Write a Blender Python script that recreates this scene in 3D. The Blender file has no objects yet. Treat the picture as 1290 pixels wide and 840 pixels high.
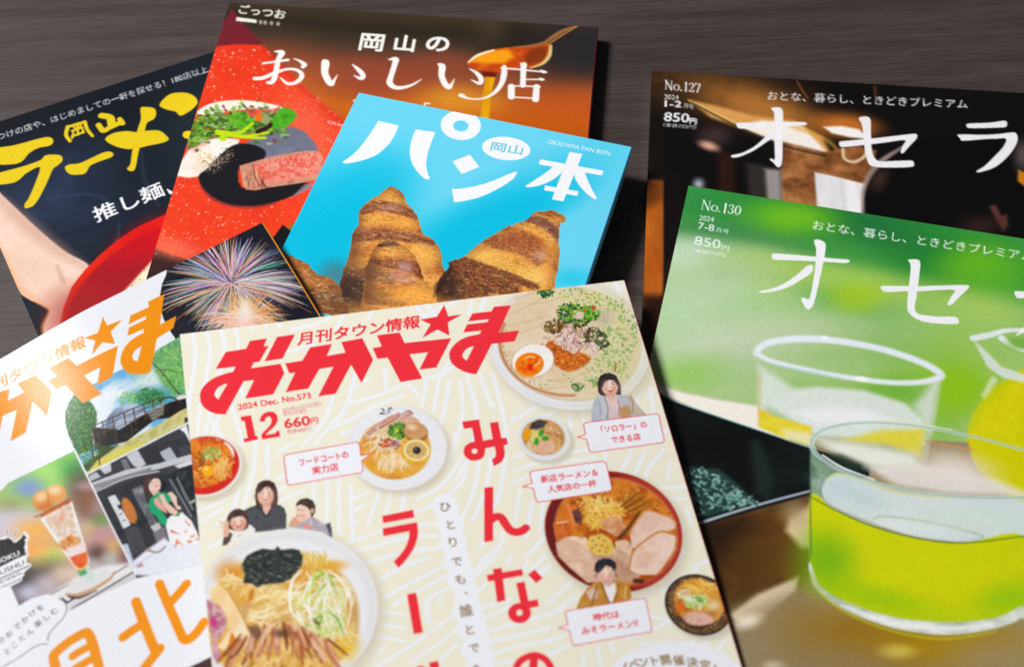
import bpy, math, random
import numpy as np
from mathutils import Matrix, Vector

S = bpy.context.scene
COL = S.collection

# ------------------------------------------------------------------ camera, world, lamps, exposure
F_PX, PITCH, ROLL, CAM_H = 2006.236, math.radians(51.7834), math.radians(-0.6777), 605.81   # millimetres
PW, PH = 1290.0, 840.0
_fw = np.array([0, math.cos(PITCH), -math.sin(PITCH)])
_u = np.array([0, math.sin(PITCH), math.cos(PITCH)])
_r = np.array([1.0, 0, 0])
RT = math.cos(ROLL) * _r + math.sin(ROLL) * _u
UP = -math.sin(ROLL) * _r + math.cos(ROLL) * _u
CAM = np.array([0, 0, CAM_H])

cd = bpy.data.cameras.new("camera")
cd.sensor_width = 36.0
cd.lens = F_PX / PW * 36.0
cd.clip_start = 0.01
cd.clip_end = 20.0
cd.dof.use_dof = True
cd.dof.focus_distance = 0.795
cd.dof.aperture_fstop = 7.5
co = bpy.data.objects.new("camera", cd)
COL.objects.link(co)
co.matrix_world = Matrix(((RT[0], UP[0], -_fw[0], 0), (RT[1], UP[1], -_fw[1], 0), (RT[2], UP[2], -_fw[2], CAM_H / 1000), (0, 0, 0, 1)))
S.camera = co

W = bpy.data.worlds.new("World")
S.world = W
W.use_nodes = True
W.node_tree.nodes["Background"].inputs[0].default_value = (0.90, 0.93, 1.0, 1)
W.node_tree.nodes["Background"].inputs[1].default_value = 0.06

def lamp(name, loc, target, power, sx, sy, col):
    l = bpy.data.lights.new(name, "AREA")
    l.shape = "RECTANGLE"; l.size = sx; l.size_y = sy; l.energy = power; l.color = col
    o = bpy.data.objects.new(name, l); COL.objects.link(o)
    o.location = loc
    o.rotation_euler = (Vector(target) - Vector(loc)).to_track_quat("-Z", "Y").to_euler()
    return o
lamp("key_lamp", (-2.20, 1.48, 2.48), (0.0, 0.45, 0), 184.0, 0.80, 0.80, (0.99, 0.995, 1.0))

S.view_settings.view_transform = "Standard"
S.view_settings.look = "None"
S.view_settings.exposure = 0.0
S.view_settings.gamma = 1.0
S.render.engine = "CYCLES"
try:
    S.cycles.use_denoising = False
    S.cycles.max_bounces = 6
except Exception:
    pass
GAIN = 0.90          # printed tone -> paper reflectance

# ------------------------------------------------------------------ helpers: materials, meshes
def mat(name, col=(0.8, 0.8, 0.8), rough=0.5, spec=0.5):
    m = bpy.data.materials.new(name); m.use_nodes = True
    b = m.node_tree.nodes["Principled BSDF"]
    b.inputs["Base Color"].default_value = (*col, 1)
    b.inputs["Roughness"].default_value = rough
    b.inputs["Specular IOR Level"].default_value = spec
    return m, m.node_tree, b

def lin(c):
    c = np.asarray(c, float)
    return np.where(c <= 0.04045, c / 12.92, ((np.maximum(c, 0) + 0.055) / 1.055) ** 2.4)

def mesh_obj(name, verts, faces, material, parent=None, smooth=False):
    me = bpy.data.meshes.new(name)
    me.from_pydata([tuple(v) for v in verts], [], faces)
    me.update()
    if material: me.materials.append(material)
    o = bpy.data.objects.new(name, me); COL.objects.link(o)
    if parent: o.parent = parent
    return o

def box(x0, x1, y0, y1, z0, z1):
    v = [(x, y, z) for z in (z0, z1) for y in (y0, y1) for x in (x0, x1)]
    f = [(0, 2, 3, 1), (4, 5, 7, 6), (0, 1, 5, 4), (2, 6, 7, 3), (0, 4, 6, 2), (1, 3, 7, 5)]
    return v, f

# ------------------------------------------------------------------ noise
_rs = np.random.RandomState(7)
_LAT = _rs.rand(256, 256)
def vnoise(x, y, seed=0):
    x = x + seed * 17.31; y = y + seed * 9.77
    xi = np.floor(x).astype(int); yi = np.floor(y).astype(int)
    fx = x - xi; fy = y - yi
    fx = fx * fx * (3 - 2 * fx); fy = fy * fy * (3 - 2 * fy)
    a = _LAT[yi & 255, xi & 255]; b = _LAT[yi & 255, (xi + 1) & 255]
    c = _LAT[(yi + 1) & 255, xi & 255]; d = _LAT[(yi + 1) & 255, (xi + 1) & 255]
    return (a * (1 - fx) + b * fx) * (1 - fy) + (c * (1 - fx) + d * fx) * fy
def fbm(x, y, seed=0, o=4):
    s = 0; a = 0.5; t = 0
    for i in range(o):
        s = s + a * vnoise(x, y, seed + i * 3); t += a; a *= 0.55; x = x * 2.03; y = y * 2.03
    return s / t
def sst(a, b, x):
    t = np.clip((x - a) / (b - a), 0, 1); return t * t * (3 - 2 * t)
def C(c): return np.array(c, float) / 255.0
def mixn(stops, scale, seed=0, sy=1.0, ang=0.0, o=4, contrast=1.6):
    """colour ramp over fractal noise; scale in mm"""
    st = [C(s) for s in stops]; ca, sa = math.cos(ang), math.sin(ang)
    def f(U, V):
        x = (U * ca + V * sa) / scale; y = (-U * sa + V * ca) / (scale * sy)
        n = np.clip((fbm(x, y, seed, o) - 0.5) * contrast + 0.5, 0, 0.999) * (len(st) - 1)
        i = n.astype(int); t = (n - i)[..., None]
        A = np.array(st); return A[i] * (1 - t) + A[np.minimum(i + 1, len(st) - 1)] * t
    return f

# ------------------------------------------------------------------ curves in the layout of a page
def cr(pts, closed=True, n=6):
    p = np.asarray(pts, float)
    if closed: q = np.vstack([p[-1], p, p[0], p[1]])
    else: q = np.vstack([2 * p[0] - p[1], p, 2 * p[-1] - p[-2]])
    out = []
    for i in range(1, len(q) - 2):
        for t in np.arange(n) / n:
            a, b, c, d = q[i - 1], q[i], q[i + 1], q[i + 2]
            out.append(0.5 * (2 * b + (c - a) * t + (2 * a - 5 * b + 4 * c - d) * t * t + (3 * b - a - 3 * c + d) * t ** 3))
    if not closed: out.append(q[-2])
    return np.array(out)
def zz(x0, y0, s):
    """reader for measurements taken on an enlargement: 'x,y x,y ...' -> layout points"""
    return lambda txt: [(x0 + float(a.split(",")[0]) / s, y0 + float(a.split(",")[1]) / s) for a in txt.split()]

_tcache = {}
def text_tris(s):
    k = s
    if k in _tcache: return _tcache[k]
    cu = bpy.data.curves.new("lettering", "FONT"); cu.body = s; cu.size = 1; cu.resolution_u = 3
    o = bpy.data.objects.new("lettering", cu); COL.objects.link(o)
    dg = bpy.context.evaluated_depsgraph_get()
    me = bpy.data.meshes.new_from_object(o.evaluated_get(dg))
    me.calc_loop_triangles()
    v = np.array([p.co[:2] for p in me.vertices]); t = np.array([x.vertices[:] for x in me.loop_triangles])
    bpy.data.objects.remove(o); bpy.data.curves.remove(cu); bpy.data.meshes.remove(me)
    lo, hi = v.min(0), v.max(0)
    v = (v - lo) / np.maximum(hi - lo, 1e-6)
    _tcache[k] = (v, t, (hi - lo))
    return _tcache[k]

class Page:
    """One magazine: a rectangle lying on a plane z = a x + b y + c (mm), with its printed sheet as a raster of mesh vertices."""
    def __init__(s, name, plane, top, side, W, H, T, origin="TL"):
        s.name, s.W, s.H, s.T, s.bend = name, W, H, T, None
        s.a, s.b, s.c = plane
        n = np.array([-s.a, -s.b, 1.0]); s.n = n / np.linalg.norm(n)
        P = np.array([s.hit(p) for p in top]); c0 = P.mean(0); d = np.linalg.svd(P - c0)[2][0]
        s.u = d if d @ (P[-1] - P[0]) > 0 else -d
        s.v = -np.cross(s.n, s.u)               # runs down the page
        Q = np.array([s.hit(p) for p in side])
        us = ((Q - c0) @ s.u).mean()
        # a page lies square: use where the side meets the top edge
        sl, us = np.polyfit((Q - c0) @ s.v, (Q - c0) @ s.u, 1)
        s.sh = sl                               # soft copies lie a touch out of square
        s.o = c0 + us * s.u - (W * s.u if origin == "TR" else 0)
    def hit(s, p, lift=0.0):
        x = (p[0] - PW / 2) / F_PX; y = -(p[1] - PH / 2) / F_PX
        d = _fw + x * RT + y * UP; n = np.array([-s.a, -s.b, 1.0])
        return CAM + d * ((s.c + lift * np.linalg.norm(n) - n @ CAM) / (n @ d))
    def q(s, pts):
        out = []
        for p in np.atleast_2d(np.asarray(pts, float)):
            d = 0.0
            for _ in range(4 if s.bend else 1):
                X = s.hit(p, d) - s.o; V = X @ s.v; U = X @ s.u - s.sh * V
                if s.bend: d = float(s.bend(U, V))
            out.append((U, V))
        return np.array(out)
    def k(s, p):
        a, b, c = s.q([p, (p[0] + 1, p[1]), (p[0], p[1] + 1)])
        return math.sqrt(abs((b - a)[0] * (c - a)[1] - (b - a)[1] * (c - a)[0]))
    # ---- raster
    def canvas(s, view, res, base):
        Q = s.q(view); lo = np.maximum(Q.min(0) - 1, 0); hi = np.minimum(Q.max(0) + 1, [s.W, s.H])
        s.res = res
        nu = int((hi[0] - lo[0]) / res) + 1; nv = int((hi[1] - lo[1]) / res) + 1
        s.us = np.linspace(lo[0], hi[0], nu + 1); s.vs = np.linspace(lo[1], hi[1], nv + 1)
        s.U, s.V = np.meshgrid(s.us, s.vs)
        s.base = C(base)
        s.img = np.ones(s.U.shape + (3,)) * s.base
        s.pid = np.zeros(s.U.shape, np.int16)
        s.keys = ["front_cover"]
        s.clip = None
    def key(s, k):
        if k is None: return None
        if k not in s.keys: s.keys.append(k)
        return s.keys.index(k)
    def sl(s, lo, hi, pad):
        du = s.us[1] - s.us[0]; dv = s.vs[1] - s.vs[0]
        i0 = max(int((lo[0] - pad - s.us[0]) / du), 0); i1 = min(int((hi[0] + pad - s.us[0]) / du) + 2, len(s.us))
        j0 = max(int((lo[1] - pad - s.vs[0]) / dv), 0); j1 = min(int((hi[1] + pad - s.vs[0]) / dv) + 2, len(s.vs))
        if i0 >= i1 or j0 >= j1: return None
        return (slice(j0, j1), slice(i0, i1))
    def put(s, sl, m, col, id=None):
        if s.clip is not None: m = m * s.clip[sl]
        c = col(s.U[sl], s.V[sl]) if callable(col) else C(col)
        s.img[sl] = s.img[sl] * (1 - m[..., None]) + c * m[..., None]
        if id is not None:
            p = s.pid[sl]; p[m > 0.5] = s.key(id)
    def sdf_poly(s, P, sl):
        x, y = s.U[sl], s.V[sl]; d = np.full(x.shape, 1e9); ins = np.zeros(x.shape, bool)
        for i in range(len(P)):
            a, b = P[i - 1], P[i]; e = b - a; L = e @ e
            if L < 1e-12: continue
            wx, wy = x - a[0], y - a[1]
            t = np.clip((wx * e[0] + wy * e[1]) / L, 0, 1)
            d = np.minimum(d, (wx - t * e[0]) ** 2 + (wy - t * e[1]) ** 2)
            c = (a[1] > y) != (b[1] > y)
            if abs(e[1]) > 1e-12: ins ^= c & (x < a[0] + (y - a[1]) * e[0] / e[1])
        d = np.sqrt(d); return np.where(ins, -d, d)
    def poly(s, pts, col, id=None, soft=0.0, a=1.0, sm=False, holes=(), n=5):
        k = s.k(np.mean(pts, 0)); f = (lambda z: cr(z, True, n)) if sm else np.asarray
        P = s.q(f(pts)); w = max(soft * k, 0.55 * s.res)
        sl = s.sl(P.min(0), P.max(0), w)
        if sl is None: return
        d = s.sdf_poly(P, sl)
        for h in holes: d = np.maximum(d, -s.sdf_poly(s.q(f(h)), sl))
        s.put(sl, a * (1 - sst(-w, w, d)), col, id)
    def line(s, pts, r, col, id=None, soft=0.0, a=1.0, sm=True, n=6):
        """brush stroke with a radius (layout px) at each point"""
        pts = np.asarray(pts, float); r = np.broadcast_to(np.asarray(r, float), (len(pts),)) if np.ndim(r) == 0 or len(r) == len(pts) else np.linspace(r[0], r[-1], len(pts))
        if sm and len(pts) > 2:
            d3 = cr(np.column_stack([pts, r]), False, n); pts, r = d3[:, :2], np.maximum(d3[:, 2], 0.05)
        k = s.k(pts.mean(0)); P = s.q(pts); R = r * k; w = max(soft * k, 0.55 * s.res)
        sl = s.sl(P.min(0), P.max(0), w + R.max())
        if sl is None: return
        x, y = s.U[sl], s.V[sl]; D = np.full(x.shape, 1e9)
        for i in range(len(P) - 1):
            e = P[i + 1] - P[i]; L = max(e @ e, 1e-9); wx, wy = x - P[i][0], y - P[i][1]
            t = np.clip((wx * e[0] + wy * e[1]) / L, 0, 1)
            D = np.minimum(D, np.sqrt((wx - t * e[0]) ** 2 + (wy - t * e[1]) ** 2) - (R[i] + t * (R[i + 1] - R[i])))
        s.put(sl, a * (1 - sst(-w, w, D)), col, id)
    def ell(s, c, rx, ry, col, id=None, rot=0.0, soft=0.0, a=1.0, flat=False):
        """ellipse given in layout px; flat=True: a true circle on the page of radius rx"""
        if flat:
            o = s.q([c])[0]; R = np.linalg.norm(s.q([(c[0] + rx, c[1])])[0] - o); A = np.array([R, 0]); B = np.array([0, R * ry])
        else:
            ca, sa = math.cos(rot), math.sin(rot)
            o, p1, p2 = s.q([c, (c[0] + rx * ca, c[1] + rx * sa), (c[0] - ry * sa, c[1] + ry * ca)]); A, B = p1 - o, p2 - o
        M = np.linalg.inv(np.stack([A, B], 1)); k = s.k(c); rm = min(np.linalg.norm(A), np.linalg.norm(B))
        w = max(soft * k, 0.55 * s.res) / rm
        ext = (np.abs(A) + np.abs(B)) * (1 + w)
        sl = s.sl(o - ext, o + ext, 0)
        if sl is None: return
        x, y = s.U[sl] - o[0], s.V[sl] - o[1]
        d = np.sqrt((M[0, 0] * x + M[0, 1] * y) ** 2 + (M[1, 0] * x + M[1, 1] * y) ** 2) - 1
        s.put(sl, a * (1 - sst(-w, w, d)), col, id)
    def blob(s, c, rx, ry, col, a=1.0, rot=0.0, id=None):
        """out of focus patch"""
        s.ell(c, rx, ry, col, id, rot, soft=min(rx, ry) * 0.95, a=a)
    def tris(s, P, T, col, id=None, grow=0.0):
        lo, hi = P.min(0), P.max(0); sl = s.sl(lo, hi, s.res * 2 + grow)
        if sl is None: return
        ss = 3; H, Wd = s.U[sl].shape
        du = s.us[1] - s.us[0]; dv = s.vs[1] - s.vs[0]
        cov = np.zeros((H * ss, Wd * ss), bool)
        ox = s.us[sl[1].start] - du / 2 + du / ss / 2; oy = s.vs[sl[0].start] - dv / 2 + dv / ss / 2
        Q = np.stack([(P[:, 0] - ox) / du * ss, (P[:, 1] - oy) / dv * ss], 1)
        for t in T:
            a, b, c = Q[t[0]], Q[t[1]], Q[t[2]]
            x0 = max(int(math.ceil(min(a[0], b[0], c[0]) - .02)), 0); x1 = min(int(max(a[0], b[0], c[0]) + .02), Wd * ss - 1)
            y0 = max(int(math.ceil(min(a[1], b[1], c[1]) - .02)), 0); y1 = min(int(max(a[1], b[1], c[1]) + .02), H * ss - 1)
            if x0 > x1 or y0 > y1: continue
            den = (b[0] - a[0]) * (c[1] - a[1]) - (b[1] - a[1]) * (c[0] - a[0])
            if abs(den) < 1e-9: continue
            X = np.arange(x0, x1 + 1)[None, :]; Y = np.arange(y0, y1 + 1)[:, None]
            w1 = ((X - a[0]) * (c[1] - a[1]) - (Y - a[1]) * (c[0] - a[0])) / den
            w2 = ((b[0] - a[0]) * (Y - a[1]) - (b[1] - a[1]) * (X - a[0])) / den
            cov[y0:y1 + 1, x0:x1 + 1] |= (w1 >= -.02) & (w2 >= -.02) & (w1 + w2 <= 1.02)
        g = grow / (s.us[1] - s.us[0]) * ss; n = int(g + .5)
        if n > 0:
            src = cov.copy()
            for j in range(-n, n + 1):
                for i in range(-n, n + 1):
                    if (i or j) and i * i + j * j <= g * g + .6:
                        cov[max(j, 0):H * ss + min(j, 0), max(i, 0):Wd * ss + min(i, 0)] |= src[max(-j, 0):H * ss + min(-j, 0), max(-i, 0):Wd * ss + min(-i, 0)]
        m = cov.reshape(H, ss, Wd, ss).mean((1, 3))
        s.put(sl, m, col, id)
    def text(s, st, bl, br, tl, col, bold=0.012, id=None):
        v, t, _ = text_tris(st); o, a, b = s.q([bl, br, tl])
        s.tris(o + v[:, :1] * (a - o) + v[:, 1:] * (b - o), t, col, id, bold * 1.1 * np.linalg.norm(b - o))
    def glyph(s, ch, c, size, col, bold=0.012, id=None, rot=0.0, narrow=1.0):
        """one character, upright on the page, its ink box centred on c; size in layout px"""
        v, t, e = text_tris(ch); k = s.k(c) * size; o = s.q([c])[0]
        p = (v - 0.5) * e * k * [narrow, -1]; ca, sa = math.cos(rot), math.sin(rot)
        s.tris(o + np.stack([p[:, 0] * ca - p[:, 1] * sa, p[:, 0] * sa + p[:, 1] * ca], 1), t, col, id, bold * k)
    SERIF = {"N": [((.12, 0), (.12, 1), .05), ((.88, 0), (.88, 1), .05), ((.1, 0), (.88, 1), .11), ((0, 0), (.25, 0), .04), ((.72, 0), (1, 0), .04), ((0, 1), (.28, 1), .04)],
             "1": [((.5, 0), (.5, 1), .12), ((.25, 1), (.75, 1), .04), ((.22, .16), (.5, .03), .05)], ".": [((.3, .95), (.3, .96), .13)],
             "7": [((.05, .05), (.95, .05), .08), ((.93, .08), (.45, 1), .1), ((.06, .05), (.05, .24), .04)]}
    def serif(s, st, bl, br, tl, col, id=None, wid=(1.1, .85, .45, .6, .78, .78)):
        """numerals with serifs, drawn stroke by stroke"""
        bl, br, tl = (np.array(x, float) for x in (bl, br, tl)); W_ = sum(wid[:len(st)]); x = 0; h = np.linalg.norm(tl - bl)
        for ch, w in zip(st, wid):
            e = (br - bl) / W_; P = lambda a, b: bl + e * (x + a * w * .86) + (tl - bl) * (1 - b)
            for a, b, r in s.SERIF.get(ch, []): s.line([P(*a), P(*b)], r * h * .5 * 1.15, col, id, sm=False)
            curves = {"o": [(.5 + .46 * math.cos(t), .68 + .31 * math.sin(t), .045 + .055 * abs(math.cos(t))) for t in np.linspace(0, 6.283, 15)], "0": [(.5 + .42 * math.cos(t), .5 + .47 * math.sin(t), .04 + .07 * abs(math.cos(t))) for t in np.linspace(0, 6.283, 17)],
                      "2": [(.1, .24, .09), (.3, .04, .05), (.62, .03, .07), (.85, .25, .12), (.7, .5, .1), (.35, .78, .05), (.1, .95, .06), (.5, .95, .1), (.9, .95, .09), (.95, .76, .04)], "3": [(.12, .2, .09), (.35, .03, .05), (.68, .06, .08), (.8, .25, .1), (.6, .45, .06), (.42, .48, .04), (.7, .53, .07), (.88, .74, .12), (.6, .97, .07), (.3, .97, .05), (.1, .8, .1)]}
            if ch in curves: c = curves[ch]; s.line([P(a, b) for a, b, _ in c], [r * h * .5 * 1.15 for *_, r in c], col, id, n=4)
            x += w
    def run_on(s, a, b):
        """carry the printed picture on past the line a-b by turning it over there"""
        A, B = s.q([a, b])
        for j, v in enumerate(s.vs):
            u = A[0] + (B[0] - A[0]) * (v - A[1]) / (B[1] - A[1]); i = int((u - s.us[0]) / (s.us[1] - s.us[0])); n = min(len(s.us) - i, i)
            if 0 < i < len(s.us) and n > 0: s.img[j, i:i + n] = s.img[j, i - n:i][::-1]; s.pid[j, i:i + n] = s.pid[j, i - n:i][::-1]
    # ---- objects
    def build(s, label, group, category, spine=None, spine_w=0.5, pages=(0.78, 0.76, 0.72), rough=0.24, names=None, gain=GAIN):
        mm = 0.001
        root = bpy.data.objects.new(s.name, None); COL.objects.link(root)
        root.empty_display_size = 0.02
        x, y, z = s.u, -s.v, s.n
        o = s.o - s.n * s.T
        root.matrix_world = Matrix(((x[0], y[0], z[0], o[0] * mm), (x[1], y[1], z[1], o[1] * mm), (x[2], y[2], z[2], o[2] * mm), (0, 0, 0, 1)))
        root["label"] = label; root["category"] = category
        if group: root["group"] = group
        m, nt, b = mat("printed_cover_" + s.name, rough=rough, spec=.42)
        at = nt.nodes.new("ShaderNodeAttribute"); at.attribute_name = "print"
        nt.links.new(at.outputs["Color"], b.inputs["Base Color"])
        tc = nt.nodes.new("ShaderNodeTexCoord"); nz = nt.nodes.new("ShaderNodeTexNoise"); nz.inputs["Scale"].default_value = 900; nz.inputs["Detail"].default_value = 2
        bp = nt.nodes.new("ShaderNodeBump"); bp.inputs["Strength"].default_value = 0.06; bp.inputs["Distance"].default_value = 0.0003
        nt.links.new(tc.outputs["Object"], nz.inputs["Vector"]); nt.links.new(nz.outputs["Fac"], bp.inputs["Height"]); nt.links.new(bp.outputs["Normal"], b.inputs["Normal"])
        nv, nu = s.U.shape
        gr = np.random.RandomState(len(s.name) + nu).randn(nv, nu); gr = gr + np.roll(gr, 1, 0) + np.roll(gr, 1, 1) + np.roll(np.roll(gr, 1, 0), 1, 1)
        s.img = s.img * (1 + (gr * np.where(s.pid > 0, .0065, .003))[..., None])          # grain of the print
        idx = np.arange(nv * nu).reshape(nv, nu)
        quads = np.stack([idx[:-1, :-1], idx[1:, :-1], idx[1:, 1:], idx[:-1, 1:]], -1).reshape(-1, 4)
        qp = s.pid[:-1, :-1].reshape(-1)
        P = np.stack([s.U.ravel() * mm, -s.V.ravel() * mm, np.full(nv * nu, s.T * mm)], 1)
        if s.bend: P[:, 2] += (s.bend(s.U, s.V) * mm).ravel()
        skew = lambda vs: [(a - s.sh * b_, b_, c_) for a, b_, c_ in vs]
        colr = np.concatenate([lin(np.clip(s.img, 0, 1)).reshape(-1, 3) * gain, np.ones((nv * nu, 1))], 1)
        objs = {}
        for i, kname in enumerate(s.keys):
            Q = quads[qp == i]
            if i and len(Q) < 4: continue
            used, inv = np.unique(Q, return_inverse=True)
            V = P[used].copy(); CC = colr[used]; Fq = inv.reshape(-1, 4)
            if i == 0:      # the rest of the sheet that runs on out of the picture or under the other copies
                e = [(0, s.us[0], 0, s.H), (s.us[-1], s.W, 0, s.H), (s.us[0], s.us[-1], 0, s.vs[0]), (s.us[0], s.us[-1], s.vs[-1], s.H)]
                for (a0, a1, b0, b1) in e:
                    if a1 - a0 > .05 and b1 - b0 > .05:
                        k0 = len(V)
                        V = np.vstack([V, [(a0 * mm, -b0 * mm, s.T * mm), (a0 * mm, -b1 * mm, s.T * mm), (a1 * mm, -b1 * mm, s.T * mm), (a1 * mm, -b0 * mm, s.T * mm)]])
                        CC = np.vstack([CC, np.tile([*(lin(s.base) * gain), 1], (4, 1))]); Fq = np.vstack([Fq, [[k0, k0 + 1, k0 + 2, k0 + 3]]])
            V[:, 0] -= s.sh * V[:, 1]
            parts = kname.split("/"); nm = parts[-1].split("#")[0]
            me = bpy.data.meshes.new(nm)
            me.vertices.add(len(V)); me.vertices.foreach_set("co", V.astype(np.float32).ravel())
            me.loops.add(Fq.size); me.loops.foreach_set("vertex_index", Fq.astype(np.int32).ravel())
            me.polygons.add(len(Fq)); me.polygons.foreach_set("loop_start", np.arange(0, Fq.size, 4, dtype=np.int32))
            me.update(calc_edges=True)
            ca = me.color_attributes.new("print", "FLOAT_COLOR", "POINT"); ca.data.foreach_set("color", CC.astype(np.float32).ravel())
            me.materials.append(m)
            ob = bpy.data.objects.new(nm, me); COL.objects.link(ob)
            ob.parent = objs.get("/".join(parts[:-1]), root) if len(parts) > 1 else root
            objs[kname] = ob
            if names and kname in names: ob["label"] = names[kname]
        pm, pnt, pb = mat("page_edges_" + s.name, pages, 0.8, 0.2)
        ptc = pnt.nodes.new("ShaderNodeTexCoord"); pw = pnt.nodes.new("ShaderNodeTexWave"); pw.bands_direction = "Z"; pw.inputs["Scale"].default_value = 900; pw.inputs["Distortion"].default_value = 1.5
        prm = pnt.nodes.new("ShaderNodeValToRGB"); prm.color_ramp.elements[0].color = (pages[0] * .72, pages[1] * .72, pages[2] * .72, 1); prm.color_ramp.elements[1].color = (*pages, 1)
        pnt.links.new(ptc.outputs["Object"], pw.inputs["Vector"]); pnt.links.new(pw.outputs["Fac"], prm.inputs["Fac"]); pnt.links.new(prm.outputs["Color"], pb.inputs["Base Color"])
        def slab(u0, u1, v0, v1, z0, z1, n=1):
            if s.bend: n = 40
            g = [(u0 + (u1 - u0) * i / n, v0 + (v1 - v0) * j / n) for j in range(n + 1) for i in range(n + 1)]; k = len(g); w = n + 1
            lift = [float(s.bend(a, b_)) if s.bend else 0.0 for a, b_ in g]
            vs = [(a * mm, -b_ * mm, (z0 + l) * mm) for (a, b_), l in zip(g, lift)] + [(a * mm, -b_ * mm, (z1 + l) * mm) for (a, b_), l in zip(g, lift)]
            fs = []
            for j in range(n):
                for i in range(n):
                    q = j * w + i; fs += [(q, q + 1, q + w + 1, q + w), (k + q, k + q + w, k + q + w + 1, k + q + 1)]
            for i in range(n):
                a, b_, c_, d_ = i, n * w + i, i * w, i * w + n
                fs += [(a, k + a, k + a + 1, a + 1), (b_, b_ + 1, k + b_ + 1, k + b_), (c_, c_ + w, k + c_ + w, k + c_), (d_, k + d_, k + d_ + w, d_ + w)]
            return skew(vs), fs
        v, f = slab(.25, s.W - .05, .25, s.H - .25, .12, s.T - .1)
        mesh_obj("page_block", v, f, pm, root)
        if spine:
            sm_, snt, sb = mat("spine_" + s.name, tuple(lin(C(spine)) * GAIN), 0.4)
            w = spine_w; n = 6; pr = [(s.W, 0.0)]
            for t in range(n + 1):                     # rounded fold at the top of the spine
                an = math.pi / 2 * t / n; pr.append((s.W + w * math.sin(an), s.T - w * (1 - math.cos(an)) + 0.0))
            pr = [(s.W, 0.0)] + pr[1:] + [(s.W + w, 0.0)]
            M = 30 if s.bend else 1; N = len(pr); vv = []; ff = []
            for j in range(M + 1):
                yy = s.H * j / M; l = float(s.bend(s.W, yy)) if s.bend else 0.0
                vv += [(px * mm, -yy * mm, (pz + l) * mm) for px, pz in pr]
                if j: ff += [((j - 1) * N + i, (j - 1) * N + (i + 1) % N, j * N + (i + 1) % N, j * N + i) for i in range(N)]
            ff += [tuple(range(N))[::-1], tuple(range(M * N, (M + 1) * N))]
            mesh_obj("spine", skew(vv), ff, sm_, root)
        v, f = slab(0, s.W, 0, s.H, 0, .12)
        bm_, _, _ = mat("back_cover_" + s.name, tuple(lin(s.base) * GAIN), 0.4)
        mesh_obj("back_cover", v, f, bm_, root)
        s.root = root
        return root

# ------------------------------------------------------------------ the table
def table():
    m, nt, b = mat("table_wood", rough=0.45, spec=0.35)
    tc = nt.nodes.new("ShaderNodeTexCoord"); mp = nt.nodes.new("ShaderNodeMapping")
    mp.inputs["Rotation"].default_value = (0, 0, math.radians(-3.5)); nt.links.new(tc.outputs["Object"], mp.inputs["Vector"])
    def noise(scale, vec, det=6, rough=.6):
        n = nt.nodes.new("ShaderNodeTexNoise"); n.inputs["Detail"].default_value = det; n.inputs["Roughness"].default_value = rough; n.inputs["Scale"].default_value = scale
        s = nt.nodes.new("ShaderNodeVectorMath"); s.operation = "MULTIPLY"; s.inputs[1].default_value = vec
        nt.links.new(mp.outputs["Vector"], s.inputs[0]); nt.links.new(s.outputs["Vector"], n.inputs["Vector"]); return n
    n1 = noise(1, (5, 95, 1)); n2 = noise(1, (30, 760, 1), 5, .75); n3 = noise(1, (3, 22, 1), 3)
    r1 = nt.nodes.new("ShaderNodeValToRGB"); r1.color_ramp.elements[0].position = .36; r1.color_ramp.elements[1].position = .62
    r1.color_ramp.elements[0].color = (.047, .033, .030, 1); r1.color_ramp.elements[1].color = (.073, .053, .048, 1)
    nt.links.new(n1.outputs["Fac"], r1.inputs["Fac"])
    r2 = nt.nodes.new("ShaderNodeValToRGB"); r2.color_ramp.elements[0].position = .35; r2.color_ramp.elements[1].position = .6
    r2.color_ramp.elements[0].color = (.55, .53, .53, 1); r2.color_ramp.elements[1].color = (1, 1, 1, 1)
    nt.links.new(n2.outputs["Fac"], r2.inputs["Fac"])
    r3 = nt.nodes.new("ShaderNodeValToRGB"); r3.color_ramp.elements[0].color = (.85, .84, .84, 1); r3.color_ramp.elements[1].color = (1.12, 1.12, 1.12, 1)
    nt.links.new(n3.outputs["Fac"], r3.inputs["Fac"])
    x1 = nt.nodes.new("ShaderNodeMixRGB"); x1.blend_type = "MULTIPLY"; x1.inputs[0].default_value = 1
    x2 = nt.nodes.new("ShaderNodeMixRGB"); x2.blend_type = "MULTIPLY"; x2.inputs[0].default_value = 1
    nt.links.new(r1.outputs[0], x1.inputs[1]); nt.links.new(r2.outputs[0], x1.inputs[2]); nt.links.new(x1.outputs[0], x2.inputs[1]); nt.links.new(r3.outputs[0], x2.inputs[2])
    nt.links.new(x2.outputs[0], b.inputs["Base Color"])
    bp = nt.nodes.new("ShaderNodeBump"); bp.inputs["Strength"].default_value = .25; bp.inputs["Distance"].default_value = .0004
    nt.links.new(n2.outputs["Fac"], bp.inputs["Height"]); nt.links.new(bp.outputs["Normal"], b.inputs["Normal"])
    v, f = box(-.9, .9, -.1, 1.3, -.03, 0)
    o = mesh_obj("table", v, f, m); o["kind"] = "structure"; o["label"] = "dark brown wood grain table top under the magazines"; o["category"] = "table"
table()
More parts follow.
